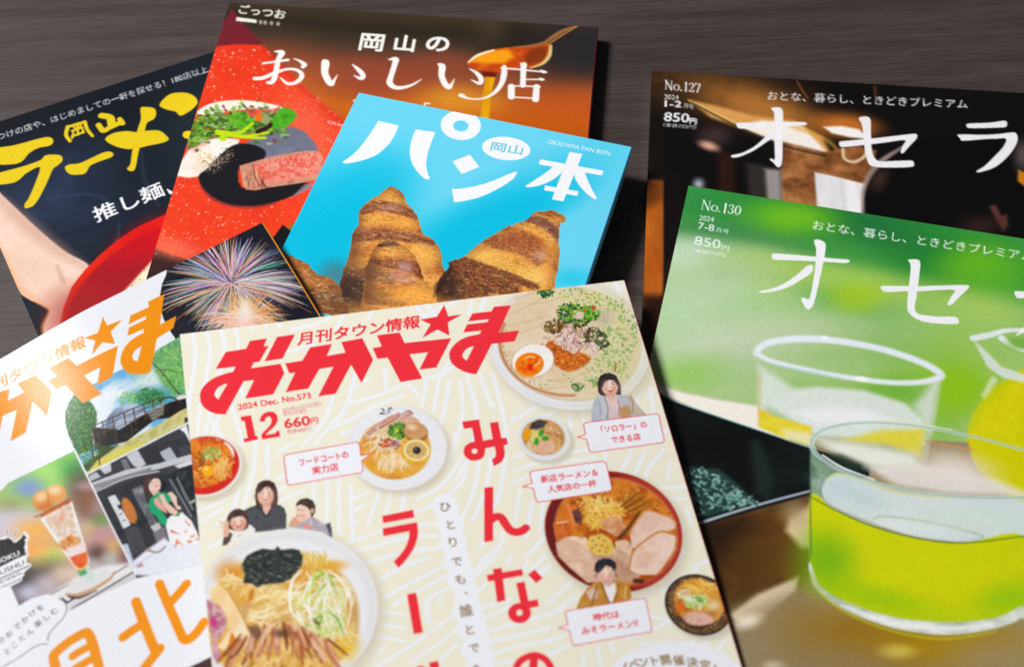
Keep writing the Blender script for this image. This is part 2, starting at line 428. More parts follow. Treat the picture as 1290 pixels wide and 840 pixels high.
# ================================================================== black noodle guide, far left
WHITE = (246, 246, 249)
def guide_black():
    p = Page("noodle_guide", (0, 0, 6.0), [(0, 152.5), (41.7, 140), (215, 83.3), (268, 65.8)], [(0, 311.7), (25.8, 370), (46.7, 420)], 210, 285, 5.5)
    p.canvas([(0, 140), (275, 60), (300, 330), (60, 445), (0, 320), (225, 420)], .42, (17, 22, 28))
    z = zz(0, 140, 6); y = (228, 198, 26)
    p.put((slice(None), slice(None)), np.ones(p.U.shape), mixn([(12, 15, 19), (18, 23, 30), (24, 30, 39)], 45, 3, contrast=1.2))
    # indigo work jacket, out of focus
    p.blob((85, 245), 105, 62, mixn([(32, 43, 64), (42, 56, 84), (34, 47, 72)], 22, 5, ang=.5), .95, -.3, "jacket_photo")
    p.blob((150, 285), 90, 50, (30, 38, 54), .7, -.3)
    p.blob((190, 205), 60, 60, (20, 26, 34), .8)
    p.blob((235, 150), 40, 60, (38, 46, 56), .6)
    p.line([(150, 265), (120, 285), (60, 300)], [1.5, 3, 2], (22, 30, 48), soft=4, a=.7)
    p.line([(178, 190), (182, 225), (200, 260)], [1, 2, 1], (60, 74, 104), soft=3, a=.4)
    p.line([(60, 250), (115, 245), (150, 262)], [1, 2, 1], (70, 88, 126), soft=4, a=.35)
    p.poly([(145, 290), (240, 268), (260, 290), (150, 345), (110, 335)], (24, 28, 36), soft=8, a=.8)
    p.line([(150, 282), (148, 300), (136, 318)], [1, 1.6, 1], (58, 70, 94), soft=2, a=.6)
    # forearm and hand holding the bowl
    arm = [(-20, 225), (3, 246), (20, 262), (40, 281), (66, 304), (86, 319), (112, 335), (98, 352), (84, 385), (78, 428), (57, 426), (54, 411), (61, 391), (45, 381), (26, 370), (-12, 290)]
    p.poly(arm, mixn([(226, 184, 160), (240, 206, 186), (250, 224, 208)], 26, 9, contrast=1.0), "arm_photo", soft=1.6, sm=True)
    p.line([(0, 250), (30, 280), (70, 312), (108, 338)], [5, 9, 8, 4], (196, 148, 126), soft=9, a=.5)
    p.line([(-6, 305), (12, 340), (28, 366), (60, 388)], [4, 4, 3, 3], (250, 170, 110), soft=4, a=.55)
    p.line([(72, 335), (78, 350), (80, 356)], [1, 2, 1], (190, 138, 116), soft=4, a=.6)
    p.poly([(26, 371), (60, 391), (53, 410), (55, 432), (30, 440), (20, 400)], (26, 32, 42), "jacket_photo", soft=1.2)
    p.line([(56, 428), (53, 411), (62, 391)], [1, 1.2, 1], (214, 120, 60), soft=1.5, a=.8)
    # lacquered red bowl
    bowl = [(76, 430), (75, 412), (80, 388), (90, 362), (107, 340), (127, 320), (150, 301), (175, 285), (207, 271), (250, 255), (300, 300), (260, 420), (150, 440)]
    p.poly(bowl, (228, 34, 12), "bowl_photo", soft=1.0)
    inn = [(80, 432), (82, 408), (88, 384), (100, 362), (118, 340), (140, 321), (165, 305), (195, 289), (245, 275), (300, 310), (260, 430), (150, 440)]
    p.poly(inn, mixn([(196, 10, 28), (176, 12, 30), (160, 22, 30)], 40, 2), soft=3)
    p.blob((105, 400), 38, 34, (158, 36, 32), .8)
    p.blob((185, 300), 45, 18, (206, 8, 24), .7, -.5)
    p.poly([(192, 328), (176, 345), (155, 368), (140, 384), (150, 410), (230, 400), (260, 330), (215, 312)], mixn([(226, 190, 160), (240, 220, 190), (236, 226, 180)], 8, 4), "soup_photo", soft=2.5)
    for (a, b, r) in ((182, 339, 1.2), (153, 372, 1.8), (146, 376, 1), (166, 360, .8), (176, 352, .8)):
        p.ell((a, b), r, r, (176, 80, 56), soft=.7)
    # brush lettering
    t = "title_lettering"
    for sh in ("-30,290 0,275 90,262 180,240 270,215 350,198 392,205 402,238 370,264 290,280 220,320 180,368 145,392 90,403 -30,396",
               "-30,480 0,465 150,425 250,393 312,368 345,335 430,330 468,345 470,378 440,408 400,440 360,530 300,650 255,712 225,728 190,735 186,704 215,660 260,560 302,425 200,470 150,515 90,545 -30,552",
               "490,432 520,405 600,395 690,355 780,314 830,307 858,325 840,350 770,375 690,408 665,440 645,470 610,480 530,478",
               "795,215 850,170 950,152 1030,160 1100,150 1200,148 1255,185 1275,215 1230,240 1110,265 1050,280 960,288 860,262",
               "1062,-20 1100,-30 1165,-20 1180,20 1162,62 1112,90 1092,160 1050,300 1022,435 985,455 960,435 985,400 1000,300 1040,140 1065,60"):
        p.poly(z(sh), y, t, soft=.7, sm=True, n=4)
    p.poly([(201, 133), (207, 124), (217, 118), (233, 117), (244, 121), (249, 129), (242, 138), (228, 146), (221, 141), (209, 138)], y, t, soft=.8, sm=True)
    p.ell((237, 170), 7, 5, y, t, soft=.8)
    for st, r in (("500,190 525,225", 5), ("515,120 640,82", 5.5), ("512,118 500,180 530,228", 6), ("640,82 660,140 700,190", 5.5), ("545,150 620,125", 4), ("550,190 630,160", 4.5), ("585,100 590,180", 4), ("560,120 572,140", 3.5), ("610,105 605,130", 3.5), ("545,205 555,160", 3.5), ("630,165 622,130", 3.5)):
        p.line(z(st), [r / 2.7, r / 3.3], y, "region_lettering", soft=.4)
    for st, r in (("770,35 830,50 845,100", 12), ("745,105 780,150 830,125 915,85", 9), ("905,60 925,95", 8)):
        p.line(z(st), [r / 3.0, r / 2.7], y, "region_lettering", soft=.5)
    p.text("つけの店や、はじめましての一軒を探せる！180店以上", (-2, 177.5), (263, 91), (-4.5, 169), (214, 216, 220), .006, "tagline_lettering")
    p.text("推し麺", (122, 281), (208.5, 246), (114.5, 263), WHITE, .018, "subtitle_lettering")
    p.line([(211, 239), (215.5, 243)], [.8, 2], WHITE, "subtitle_lettering")
    p.build("black ramen guide with yellow brush lettering and a red bowl, under the steak magazine", "magazines spread on the table", "magazine", pages=(.6, .58, .55))

# ================================================================== dark quarterly, upper right
def quarterly_text(p, D, big, col, bold=.012):
    for key, items in D.items():
        for it in items: p.text(*it, col, bold if len(it[0]) > 3 else .02, key)
def quarterly_dark():
    p = Page("lifestyle_magazine", (0, 0, 6.0), [(821.2, 87.5), (860, 92.0), (1075, 108.3), (1290, 115.3)], [(821.2, 87.5), (819.2, 140), (816.3, 210), (812, 350), (807.5, 415)], 210, 290, 5.5)
    p.canvas([(815, 80), (1290, 100), (1290, 310), (800, 470), (870, 240)], .5, (13, 9, 8))
    # timber edge of the wall at the left, dim above and lit below
    p.poly([(814, 90), (836, 90), (837, 200), (836, 420), (800, 470)], (22, 14, 9), "interior_photo", soft=2)
    p.poly([(812, 225), (836, 228), (836.5, 300), (836, 372), (824, 384), (808, 388)], mixn([(196, 106, 32), (176, 88, 22), (152, 72, 22)], 9, 4, sy=4), soft=3)
    p.poly([(812, 228), (838, 228), (838, 252), (812, 262)], (96, 48, 16), soft=9, a=.75)
    p.poly([(808, 372), (838, 372), (838, 470), (800, 480)], (38, 17, 9), soft=9, a=.95)
    p.poly([(836.5, 215), (862, 215), (850, 350), (836.5, 420)], (16, 11, 9), soft=1.5)
    p.poly([(842, 330), (850, 320), (838, 400), (828, 440), (820, 470)], (54, 24, 11), soft=6, a=.8)
    # paper lamps glowing near the ceiling
    p.blob((905, 112), 105, 34, mixn([(70, 44, 18), (96, 60, 26), (58, 36, 16)], 12, 2), .95, .22, "interior_photo")
    p.blob((965, 140), 70, 22, (196, 124, 52), .85, .3)
    p.poly([(868, 126), (905, 134), (950, 146), (1000, 152), (1035, 172), (1048, 196), (1028, 192), (985, 182), (935, 162), (895, 148)], (222, 160, 84), "lamp_photo", soft=4)
    p.poly([(928, 158), (960, 152), (990, 154), (1012, 160), (1040, 190), (1034, 193), (985, 181)], (250, 240, 230), soft=3)
    p.line([(868, 127), (900, 142), (930, 156)], [.8, 1, 1], (238, 190, 120), soft=1, a=.8)
    p.line([(1000, 160), (1022, 168), (1046, 180), (1068, 205)], [3, 2.4, 2, 1.6], (234, 170, 70), soft=4, a=.7)
    p.blob((1066, 158), 38, 14, (216, 120, 40), .9, .1)
    p.poly([(1037, 160), (1060, 159), (1082, 163), (1096, 176), (1070, 173), (1048, 168)], (252, 246, 240), "lamp_photo", soft=2.5)
    p.line([(1001, 131), (1006, 142), (1016, 150)], [1, 1.3, 1], (124, 84, 26), soft=1, a=.7)
    p.line([(1004, 103), (1012, 116), (1018, 124)], [.8, 1, .8], (150, 84, 30), soft=1, a=.8)
    p.line([(1102, 110), (1103, 120)], 1.6, (96, 56, 24), soft=2, a=.8)
    # plastered wall, curtain, posts
    p.poly([(984, 178), (1040, 192), (1080, 182), (1104, 190), (1098, 214), (1086, 240), (1086, 276), (984, 262)], mixn([(98, 54, 24), (150, 92, 48), (190, 126, 74)], 7, 6), "wall_photo", soft=3)
    p.poly([(1026, 217), (1050, 222), (1090, 232), (1092, 280), (1030, 270), (1028, 244)], mixn([(240, 236, 236), (222, 218, 220), (246, 242, 242)], 12, 4, sy=6), "curtain_photo", soft=2)
    p.poly([(962, 212), (984, 214), (986, 262), (966, 258)], (178, 170, 166), soft=5, a=.85)
    p.poly([(940, 205), (962, 208), (964, 256), (944, 252)], (58, 50, 48), soft=5, a=.8)
    p.poly([(904, 190), (926, 195), (926, 246), (906, 243)], (50, 24, 18), soft=5, a=.8)
    p.blob((900, 172), 20, 12, (88, 66, 66), .6)
    p.blob((893, 184), 12, 5, (236, 178, 150), .9, .3)
    p.blob((880, 232), 6, 6, (210, 220, 236), .8, .3)
    p.line([(872, 130), (930, 160), (985, 183), (1040, 197)], [1, 1.2, 1.4, 1], (30, 44, 40), soft=1.5, a=.8)
    p.line([(1062, 188), (1064, 200), (1076, 204), (1088, 198), (1094, 186)], [1.8, 2, 2.2, 2, 1.5], (232, 206, 168), soft=1, a=.85)
    # dark head of a man in the foreground
    p.poly([(1086, 278), (1087, 240), (1096, 218), (1110, 200), (1135, 184), (1170, 172), (1215, 170), (1262, 180), (1300, 196), (1300, 310), (1085, 285)], (9, 7, 7), "head_photo", soft=2.5, sm=False)
    p.line([(1088, 268), (1087, 244), (1096, 220), (1112, 202), (1136, 186)], [1, 2.2, 3, 3.2, 1.5], (196, 170, 160), soft=2.5, a=.75)
    p.blob((1108, 226), 9, 14, (92, 62, 52), .6, .5)
    p.poly([(1262, 272), (1268, 270), (1270, 284), (1264, 291), (1256, 280), (1246, 260), (1254, 258)], (122, 62, 56), soft=3, a=.8)
    p.blob((1236, 284), 26, 12, (58, 36, 30), .7)
    p.poly([(1283, 214), (1292, 218), (1292, 236), (1282, 228)], (214, 128, 14), soft=2.5)
    p.blob((1288, 196), 9, 16, (150, 132, 126), .6)
    z1, z2 = zz(860, 70, 6), zz(1075, 70, 6); t = "title_lettering"
    for zq, sh in ((z1, "408,528 420,510 550,511 690,508 800,504 920,504 938,518 920,528 800,537 690,541 560,549 450,554 420,547"),
                   (z1, "668,405 690,393 735,395 757,422 758,520 757,600 755,700 752,800 738,840 712,842 690,815 660,790 668,778 695,785 694,700 692,600 692,440"),
                   (z1, "692,566 668,564 645,590 620,620 580,658 540,690 490,718 440,740 371,755 371,770 400,772 435,764 470,750 520,728 560,705 640,650 694,612"),
                   (z2, "-108,660 -92,650 0,641 160,626 310,609 458,593 482,603 475,632 425,685 377,738 357,730 372,685 390,640 260,656 140,671 0,685 -85,693 -104,682"),
                   (z2, "40,478 70,463 110,465 130,488 132,540 133,600 136,670 143,730 160,772 200,800 320,797 438,795 457,812 445,841 300,848 150,840 110,805 92,740 82,670 75,600 64,520"),
                   (z2, "855,530 870,516 960,512 1050,507 1143,494 1163,515 1148,542 1080,546 1000,549 875,549"),
                   (z2, "788,605 808,597 900,599 1000,600 1100,594 1190,583 1225,586 1243,618 1232,670 1180,750 1100,825 1030,862 944,884 934,872 990,838 1050,780 1130,695 1155,630 1080,630 1000,632 830,645 808,628")):
        p.poly(zq(sh), (247, 244, 246), t, soft=.6, sm=True, n=3)
    W = (240, 238, 240)
    p.text("おとな、暮らし、ときどきプレミアム", (966.7, 126.3), (1219, 137.3), (967.5, 115), W, .012, "tagline_lettering")
    I = "issue_lettering"; p.serif("No.127", (837.5, 112.8), (883, 116.9), (838, 101.6), W, I)
    for it in (("2024", (836.7, 125.3), (855, 126.2), (836.8, 119.2)), ("1-2", (837.5, 134.4), (858, 135.4), (838, 126.8)), ("月号", (861, 136.3), (874, 137.8), (861, 130.3))):
        p.text(*it, W, .022, I)
    for it in (("850", (836.3, 152.6), (867.5, 154.6), (837.5, 141.6)), ("円", (868.7, 156), (877.5, 156.9), (868.7, 149)), ("（本体773円）", (835.5, 160.2), (877, 163.2), (836, 155))):
        p.text(*it, W, .025, "price_lettering")
    p.build("dark magazine with glowing lamps and the back of a head, partly under the green one", "magazines spread on the table", "magazine")

# ================================================================== green tea quarterly, right
def quarterly_green():
    p = Page("tea_magazine", (.00414, .00865, 6.751), [(867.5, 233.3), (1015, 258.3), (1230, 291.7), (1290, 300.3)], [(867.5, 233.3), (841.7, 350), (818.3, 454)], 210, 290, 4.5)
    p.canvas([(868, 230), (1440, 320), (1290, 840), (900, 840), (800, 500)], .4, (150, 196, 112))
    full = (slice(None), slice(None)); one = np.ones(p.U.shape)
    p.put(full, one, mixn([(160, 196, 120), (176, 206, 140), (150, 192, 108)], 30, 3), "garden_photo")
    # blurred garden: dark trees along the top, lighter lawn below
    bl = [((1000, 262), 190, 42, (44, 140, 56), 1, .15), ((1200, 320), 180, 48, (46, 146, 58), 1, .17), ((1150, 345), 150, 48, (52, 150, 50), .9, .17), ((930, 285), 90, 24, (58, 150, 66), .8, .15), ((1085, 290), 70, 26, (28, 108, 60), .75, .2), ((990, 312), 80, 16, (74, 140, 84), .8, .2),
          ((1000, 275), 40, 16, (118, 196, 30), .9, .1), ((880, 258), 24, 14, (44, 138, 66), .6, 0), ((870, 292), 40, 10, (70, 140, 80), .6, .1), ((1060, 330), 60, 26, (70, 160, 64), .7, .2), ((1185, 340), 45, 28, (36, 130, 50), .7, .2), ((1238, 342), 38, 24, (134, 202, 14), .85, .1), ((1260, 360), 60, 30, (70, 168, 60), .55, .1),
          ((900, 318), 60, 12, (196, 218, 190), .6, .15), ((860, 320), 30, 16, (208, 226, 200), .7, 0), ((960, 330), 50, 16, (180, 206, 128), .7, .15), ((1060, 352), 90, 14, (176, 210, 96), .8, .2), ((1130, 366), 90, 18, (170, 206, 90), .6, .2),
          ((1080, 376), 26, 14, (168, 206, 30), .8, 0), ((960, 366), 30, 14, (170, 204, 70), .7, 0), ((910, 372), 60, 30, (196, 216, 184), .75, 0), ((970, 395), 50, 22, (168, 208, 132), .7, 0), ((880, 410), 70, 30, (184, 214, 168), .7, 0), ((1000, 420), 60, 18, (198, 212, 174), .7, 0), ((905, 440), 50, 26, (204, 214, 184), .8, 0), ((880, 470), 40, 16, (150, 204, 90), .9, 0), ((955, 470), 60, 22, (176, 200, 150), .6, 0), ((850, 385), 26, 40, (192, 220, 178), .6, .2),
          ((1200, 420), 90, 34, (180, 206, 140), .7, 0), ((1240, 395), 50, 18, (186, 214, 96), .7, .1), ((1180, 400), 40, 18, (150, 200, 96), .5, 0), ((1210, 455), 50, 30, (150, 200, 60), .8, 0), ((1180, 500), 60, 36, (132, 190, 44), .8, 0), ((1205, 490), 26, 20, (150, 200, 10), .7, 0), ((1110, 440), 60, 18, (140, 190, 100), .6, 0), ((1270, 430), 40, 26, (160, 200, 110), .6, 0)]
    for c, rx, ry, col, a, rot in bl: p.blob(c, rx * 1.25, ry * 1.25, col, a, rot)
    # tray of tea and the table printed below it
    tab = [(800, 476), (860, 494), (905, 503), (950, 512), (1030, 548), (1290, 560), (1290, 860), (880, 860), (800, 560)]
    p.poly(tab, mixn([(170, 148, 112), (150, 132, 96), (186, 166, 132)], 40, 5, contrast=.8), "tabletop_photo", soft=2)
    p.poly([(812, 478), (860, 494), (905, 503), (954, 511), (1000, 560), (960, 550), (860, 508), (830, 494), (808, 484)], (246, 240, 226), soft=3)
    p.poly([(880, 655), (1020, 618), (1030, 640), (1030, 720), (985, 740), (920, 765), (890, 740)], mixn([(52, 32, 16), (92, 58, 24), (36, 22, 12)], 30, 6, contrast=1.2), soft=16)
    p.poly([(880, 655), (935, 650), (960, 670), (900, 720), (905, 780), (890, 760)], (30, 18, 10), soft=22, a=.85)
    p.blob((985, 700), 46, 40, (110, 76, 22), .75); p.blob((950, 700), 40, 30, (84, 54, 22), .6)
    p.poly([(995, 652), (1022, 636), (1024, 690), (1010, 690), (990, 668)], (236, 214, 170), soft=6, a=.9)
    p.blob((1003, 645), 18, 14, (190, 164, 120), .7)
    p.poly([(918, 775), (955, 748), (1006, 726), (1002, 744), (980, 762), (950, 786), (934, 784)], (226, 206, 176), soft=4, a=.9)
    p.poly([(920, 790), (945, 770), (1000, 745), (1030, 760), (1030, 860), (905, 860)], (146, 128, 98), soft=12, a=.7)
    p.blob((942, 782), 16, 8, (250, 238, 220), .9, -.3); p.blob((975, 838), 12, 6, (236, 222, 200), .7)
    p.blob((1100, 800), 100, 40, (150, 110, 26), .9, .1); p.blob((1200, 812), 90, 26, (172, 132, 14), .9, 0); p.blob((1130, 820), 20, 8, (236, 214, 90), .8, 0); p.blob((1255, 830), 60, 26, (160, 140, 104), .7)
    p.blob((1060, 835), 70, 22, (146, 122, 82), .6)
    p.poly([(828, 494), (860, 509), (960, 543), (1020, 563), (1095, 589), (1095, 600), (1022, 620), (882, 660), (850, 640)], mixn([(12, 13, 13), (17, 21, 20), (22, 32, 30)], 18, 8), "tray_photo", soft=1.0)
    p.poly([(945, 556), (956, 552), (975, 600), (968, 630), (952, 620)], (32, 48, 46), soft=6, a=.7)
    p.line([(830, 495), (860, 509), (960, 543), (1020, 563)], [.7, .8, .9, .9], (150, 200, 196), soft=.6, a=.8)
    p.line([(880, 659), (930, 643), (975, 630), (1021, 618)], [1.6, 1.4, 1.3, 1.2], (172, 190, 202), soft=.7)
    p.line([(880, 663), (930, 647), (1021, 622)], [1.4, 1.4, 1.2], (28, 22, 22), soft=1)
    R = random.Random(5)
    p.poly([(858, 585), (880, 589), (905, 590), (920, 602), (935, 615), (951, 632), (900, 648), (880, 652), (868, 620)], (36, 62, 58), "tea_leaves_photo", soft=3)
    for i in range(260):
        a = R.random(); b = R.random(); x = 862 + 88 * a; y0 = 590 + 42 * max(a - .35, 0) / .65; y1 = 654 - 22 * a
        y = y0 + (y1 - y0) * b; an = R.choice((.5, .9, -.3, 2.4, .2)) + R.uniform(-.4, .4); L = R.uniform(3, 8)
        g = R.random(); c = (84 + 80 * g, 130 + 76 * g, 122 + 74 * g) if R.random() > .3 else (30, 54, 50)
        p.line([(x, y), (x + L * math.cos(an), y + L * math.sin(an))], [1.1, .6], c, soft=.9)
    # glass behind
    r = "rear_glass_photo"
    p.poly([(952, 447), (962, 462), (1000, 472), (1077, 482), (1143, 486), (1176, 476), (1186, 472), (1180, 520), (1168, 580), (1160, 588), (1100, 586), (1020, 558), (957, 535)], (196, 210, 178), r, soft=1.5, a=.55)
    p.blob((1060, 488), 90, 14, (150, 194, 100), .8, .08)
    p.blob((1128, 492), 40, 16, (112, 180, 50), .8, .1)
    p.poly([(957, 463), (978, 474), (1000, 490), (980, 498), (958, 520)], (228, 234, 228), soft=7, a=.85)
    p.poly([(1176, 482), (1184, 478), (1172, 545), (1152, 510)], (220, 228, 220), soft=7, a=.85)
    p.poly([(960, 506), (985, 492), (1030, 487), (1090, 492), (1140, 508), (1165, 530), (1166, 560), (1030, 548), (1000, 530)], (222, 230, 220), soft=5)
    p.poly([(1000, 520), (1040, 512), (1090, 516), (1125, 528), (1090, 536), (1030, 534)], (242, 243, 241), soft=9)
    p.poly([(955.5, 514), (975, 524), (1022, 537), (1022, 561), (990, 552), (956, 538)], mixn([(222, 204, 40), (236, 216, 60), (226, 190, 20)], 12, 4), soft=2)
    p.poly([(985, 540), (1022, 545), (1022, 562), (990, 552)], (240, 232, 190), soft=6, a=.9)
    p.poly([(1110, 542), (1164, 540), (1164, 552), (1160, 575), (1120, 560), (1060, 555)], (228, 216, 70), soft=6)
    p.poly([(1030, 552), (1090, 560), (1150, 572), (1160, 590), (1105, 590), (1050, 570)], (236, 238, 224), soft=9)
    p.line([(957, 470), (955.5, 500), (956, 536)], 1.6, (226, 196, 130), soft=2, a=.6)
    p.line([(953, 445), (958, 437), (975, 430), (1012, 426.5), (1060, 430), (1112, 440), (1160, 456), (1184, 470), (1181, 476), (1160, 481), (1120, 481.5), (1060, 474), (1010, 464), (970, 454), (953, 445)], [3.6, 4.2, 4.6, 5, 4.8, 4.6, 4.6, 4.6, 4.2, 3.6, 3.6, 3.4, 3.2, 3.2, 3.6], (234, 240, 246), r, soft=2.6)
    p.line([(975, 459), (1020, 468), (1060, 476)], [.6, 1, .6], (170, 214, 226), soft=1, a=.8)
    p.ell((1038, 425.5), 4.5, 3, (252, 252, 252), soft=1); p.ell((1085, 477), 9, 3, (254, 254, 252), soft=1.5, rot=.1)
    # jug at the right edge
    j = "jug_photo"
    p.poly([(1274, 476), (1252, 488), (1232, 512), (1221, 535), (1220, 556), (1226, 580), (1240, 602), (1262, 618), (1300, 628), (1300, 472)], mixn([(220, 214, 6), (212, 208, 2), (226, 216, 20)], 20, 6), j, soft=3, sm=True)
    p.line([(1280, 478), (1256, 490), (1236, 514), (1224, 540)], [3, 4, 4, 3], (188, 204, 20), soft=5, a=.6)
    p.poly([(1226, 428), (1240, 440), (1262, 462), (1292, 472), (1292, 482), (1264, 476), (1244, 462)], (224, 232, 226), j, soft=2.5, a=.9)
    p.line([(1226, 426), (1246, 422), (1270, 416), (1296, 416)], [4, 4, 3, 2.6], (232, 240, 242), j, soft=2)
    p.line([(1262, 426), (1276, 436), (1296, 444)], [4, 3, 2.4], (238, 244, 246), j, soft=2)
    p.blob((1284, 432), 14, 8, (120, 176, 60), .8)
    p.line([(1240, 498), (1252, 478)], [3, 4], (226, 232, 190), soft=3, a=.8)
    p.blob((1205, 590), 46, 20, (236, 222, 206), .9, .2); p.line([(1168, 556), (1200, 562), (1226, 566)], 1.5, (222, 150, 90), soft=3, a=.7)
    p.line([(1180, 600), (1230, 612), (1290, 628)], 2, (196, 150, 96), soft=5, a=.5)
    # glass in front
    f = "front_glass_photo"
    p.poly([(1021, 560), (1030, 580), (1062, 594), (1127, 616), (1193, 624), (1290, 626), (1290, 680), (1210, 684), (1093, 660), (1022, 628)], (206, 218, 206), f, soft=1.2, a=.6)
    p.poly([(1022, 566), (1038, 584), (1060, 596), (1042, 606), (1036, 626), (1022, 624)], mixn([(90, 128, 96), (140, 172, 140), (60, 92, 72)], 9, 7), soft=2.5, a=.9)
    p.poly([(1040, 570), (1060, 572), (1094, 588), (1102, 594), (1070, 592)], (40, 60, 48), soft=5, a=.8)
    p.poly([(1090, 588), (1140, 582), (1200, 588), (1250, 602), (1290, 618), (1290, 626), (1193, 622), (1130, 612)], (236, 230, 222), soft=8, a=.9)
    p.poly([(1036, 622), (1038, 608), (1048, 599), (1064, 597), (1127, 619), (1193, 627), (1290, 632), (1290, 672), (1212, 681), (1150, 674), (1093, 655), (1050, 637)], mixn([(214, 224, 222), (206, 220, 220), (222, 228, 224)], 40, 6), f, soft=1.6, sm=True)
    p.blob((1230, 655), 60, 14, (216, 230, 214), .8, .1); p.blob((1075, 622), 40, 10, (196, 216, 218), .7, .35)
    p.line([(1041, 604), (1060, 597), (1127, 619), (1193, 627)], [1, 1, 1.2, 1], (226, 226, 110), soft=1.5, a=.7)
    p.line([(1100, 653), (1112, 650), (1150, 654), (1200, 664), (1238, 675), (1225, 681)], [1, 1.4, 1.4, 1.6, 1.6, 1], (176, 196, 160), soft=1.5, a=.8)
    p.blob((1165, 667), 45, 9, (228, 234, 232), .8, .12)
    p.poly([(1021, 624), (1050, 641), (1093, 661), (1150, 677), (1212, 684), (1290, 675), (1290, 762), (1253, 778), (1193, 783), (1127, 777), (1067, 758), (1034, 738), (1020.5, 708)], mixn([(212, 214, 8), (206, 212, 6), (218, 214, 14)], 40, 4), f, soft=1.2, sm=True)
    p.blob((1040, 705), 34, 32, (112, 178, 20), .85, .5); p.blob((1110, 755), 80, 16, (150, 196, 12), .7, .28); p.blob((1270, 755), 40, 20, (140, 196, 14), .7, -.3); p.blob((1185, 770), 80, 8, (190, 210, 10), .5)
    p.line([(1021, 625), (1050, 641), (1093, 660), (1150, 676.5), (1212, 683.5), (1290, 675)], [.9, 1, 1, 1, 1, 1], (92, 130, 34), soft=.9, a=.85)
    p.poly([(1020.5, 708), (1034, 738), (1067, 758), (1127, 777), (1193, 783), (1253, 778), (1290, 762), (1290, 775), (1258, 790), (1193, 799), (1127, 791), (1067, 769), (1030, 744), (1020, 722)], mixn([(196, 206, 190), (232, 234, 228), (170, 186, 160)], 18, 3, sy=.5), f, soft=1.4, sm=True)
    p.line([(1060, 762), (1120, 783), (1190, 791), (1250, 786)], [1.5, 3, 3.4, 2], (244, 244, 240), soft=2, a=.85)
    p.line([(1022, 722), (1040, 752), (1080, 778), (1135, 797), (1193, 804), (1255, 795)], [1, 1.4, 1.4, 1.4, 1.4, 1], (196, 206, 40), soft=1.8, a=.7)
    p.line([(1022, 700), (1021, 640), (1021, 560)], 1, (80, 120, 90), soft=1, a=.7)
    rim = [(1290, 567), (1240, 553), (1190, 542), (1140, 534.5), (1095, 532), (1060, 535), (1036, 542), (1024, 552), (1023, 562), (1033, 576), (1060, 592), (1100, 607), (1150, 619), (1200, 624.5), (1250, 627), (1290, 626)]
    p.line(rim, [2, 2, 2.2, 2.4, 2.6, 2.6, 2.6, 3, 3.2, 3, 2.8, 2.6, 2.6, 2.6, 2.4, 2.2], (210, 226, 220), f, soft=1.6, a=.85)
    p.line(rim, .7, (96, 140, 126), soft=.9, a=.5)
    p.line([(1036, 573), (1062, 589), (1102, 604)], [1, 1.2, .8], (238, 246, 244), soft=.6)
    p.line([(1100, 529.5), (1150, 533), (1200, 541)], [.8, 1, .8], (238, 232, 190), soft=.8, a=.8)
    p.run_on((1289, 300), (1289, 840))
    # lettering
    z1, z2, z3 = zz(860, 280, 3), zz(1075, 280, 6), zz(1015, 210, 6); t = "title_lettering"; Wt = (248, 248, 250)
    for zq, sh in ((z1, "337,126 344,118 420,123 500,130 560,136 622,141 631,148 615,154 560,151 500,148 420,144 347,141 338,134"),
                   (z1, "496,71 510,65 532,73 541,90 532,150 520,205 508,260 496,305 482,327 466,325 448,292 455,284 470,290 480,286 490,240 498,190 503,140 504,100"),
                   (z1, "492,163 480,162 468,166 430,200 380,233 335,251 292,260 292,266 320,265 355,259 400,245 440,222 487,190"),
                   (z2, "205,492 228,480 330,482 420,481 480,484 650,478 858,474 872,492 860,510 800,565 745,620 716,625 712,615 740,560 765,512 640,513 480,522 400,520 260,527 222,516"),
                   (z2, "414,288 440,280 490,283 506,308 500,380 490,470 478,560 464,625 468,665 490,690 540,702 650,712 770,714 796,742 780,768 650,765 540,752 470,726 425,690 408,650 410,580 418,490 430,400 432,320"),
                   (z2, "1218,527 1235,520 1330,525 1480,530 1520,535 1540,560 1500,640 1400,760 1250,850 1240,840 1360,720 1430,600 1430,575 1330,570 1250,575 1228,560"),
                   ):
        p.poly(zq(sh), Wt, t, soft=.4, sm=True, n=3)
    p.text("おとな、暮らし、ときどきプレミアム", (1023.3, 289), (1301, 329.5), (1025, 277.3), (244, 250, 244), .004, "tagline_lettering")
    I = "issue_lettering"; W = (244, 250, 246); p.serif("No.130", (883.3, 263.6), (933.4, 271.6), (885.6, 252.0), W, I)
    for it in (("2024", (880.6, 277.4), (898.9, 279.8), (881.6, 271.1)), ("7-8", (879, 288.2), (899.2, 291.8), (880.2, 279.8)), ("月号", (901.5, 292.3), (917.8, 295.2), (902.2, 286.4))):
        p.text(*it, W, .012, I)
    for it in (("850", (874.2, 308.2), (907, 313.6), (875.9, 297.2)), ("円", (908.8, 314.8), (918, 316.9), (909.5, 308.4)), ("（本体773円）", (872.5, 318), (915, 324.6), (873.3, 312.6))):
        p.text(*it, W, .012, "price_lettering")
    p.build("green tea magazine with two glasses on its cover, lying over the dark one", "magazines spread on the table", "magazine")
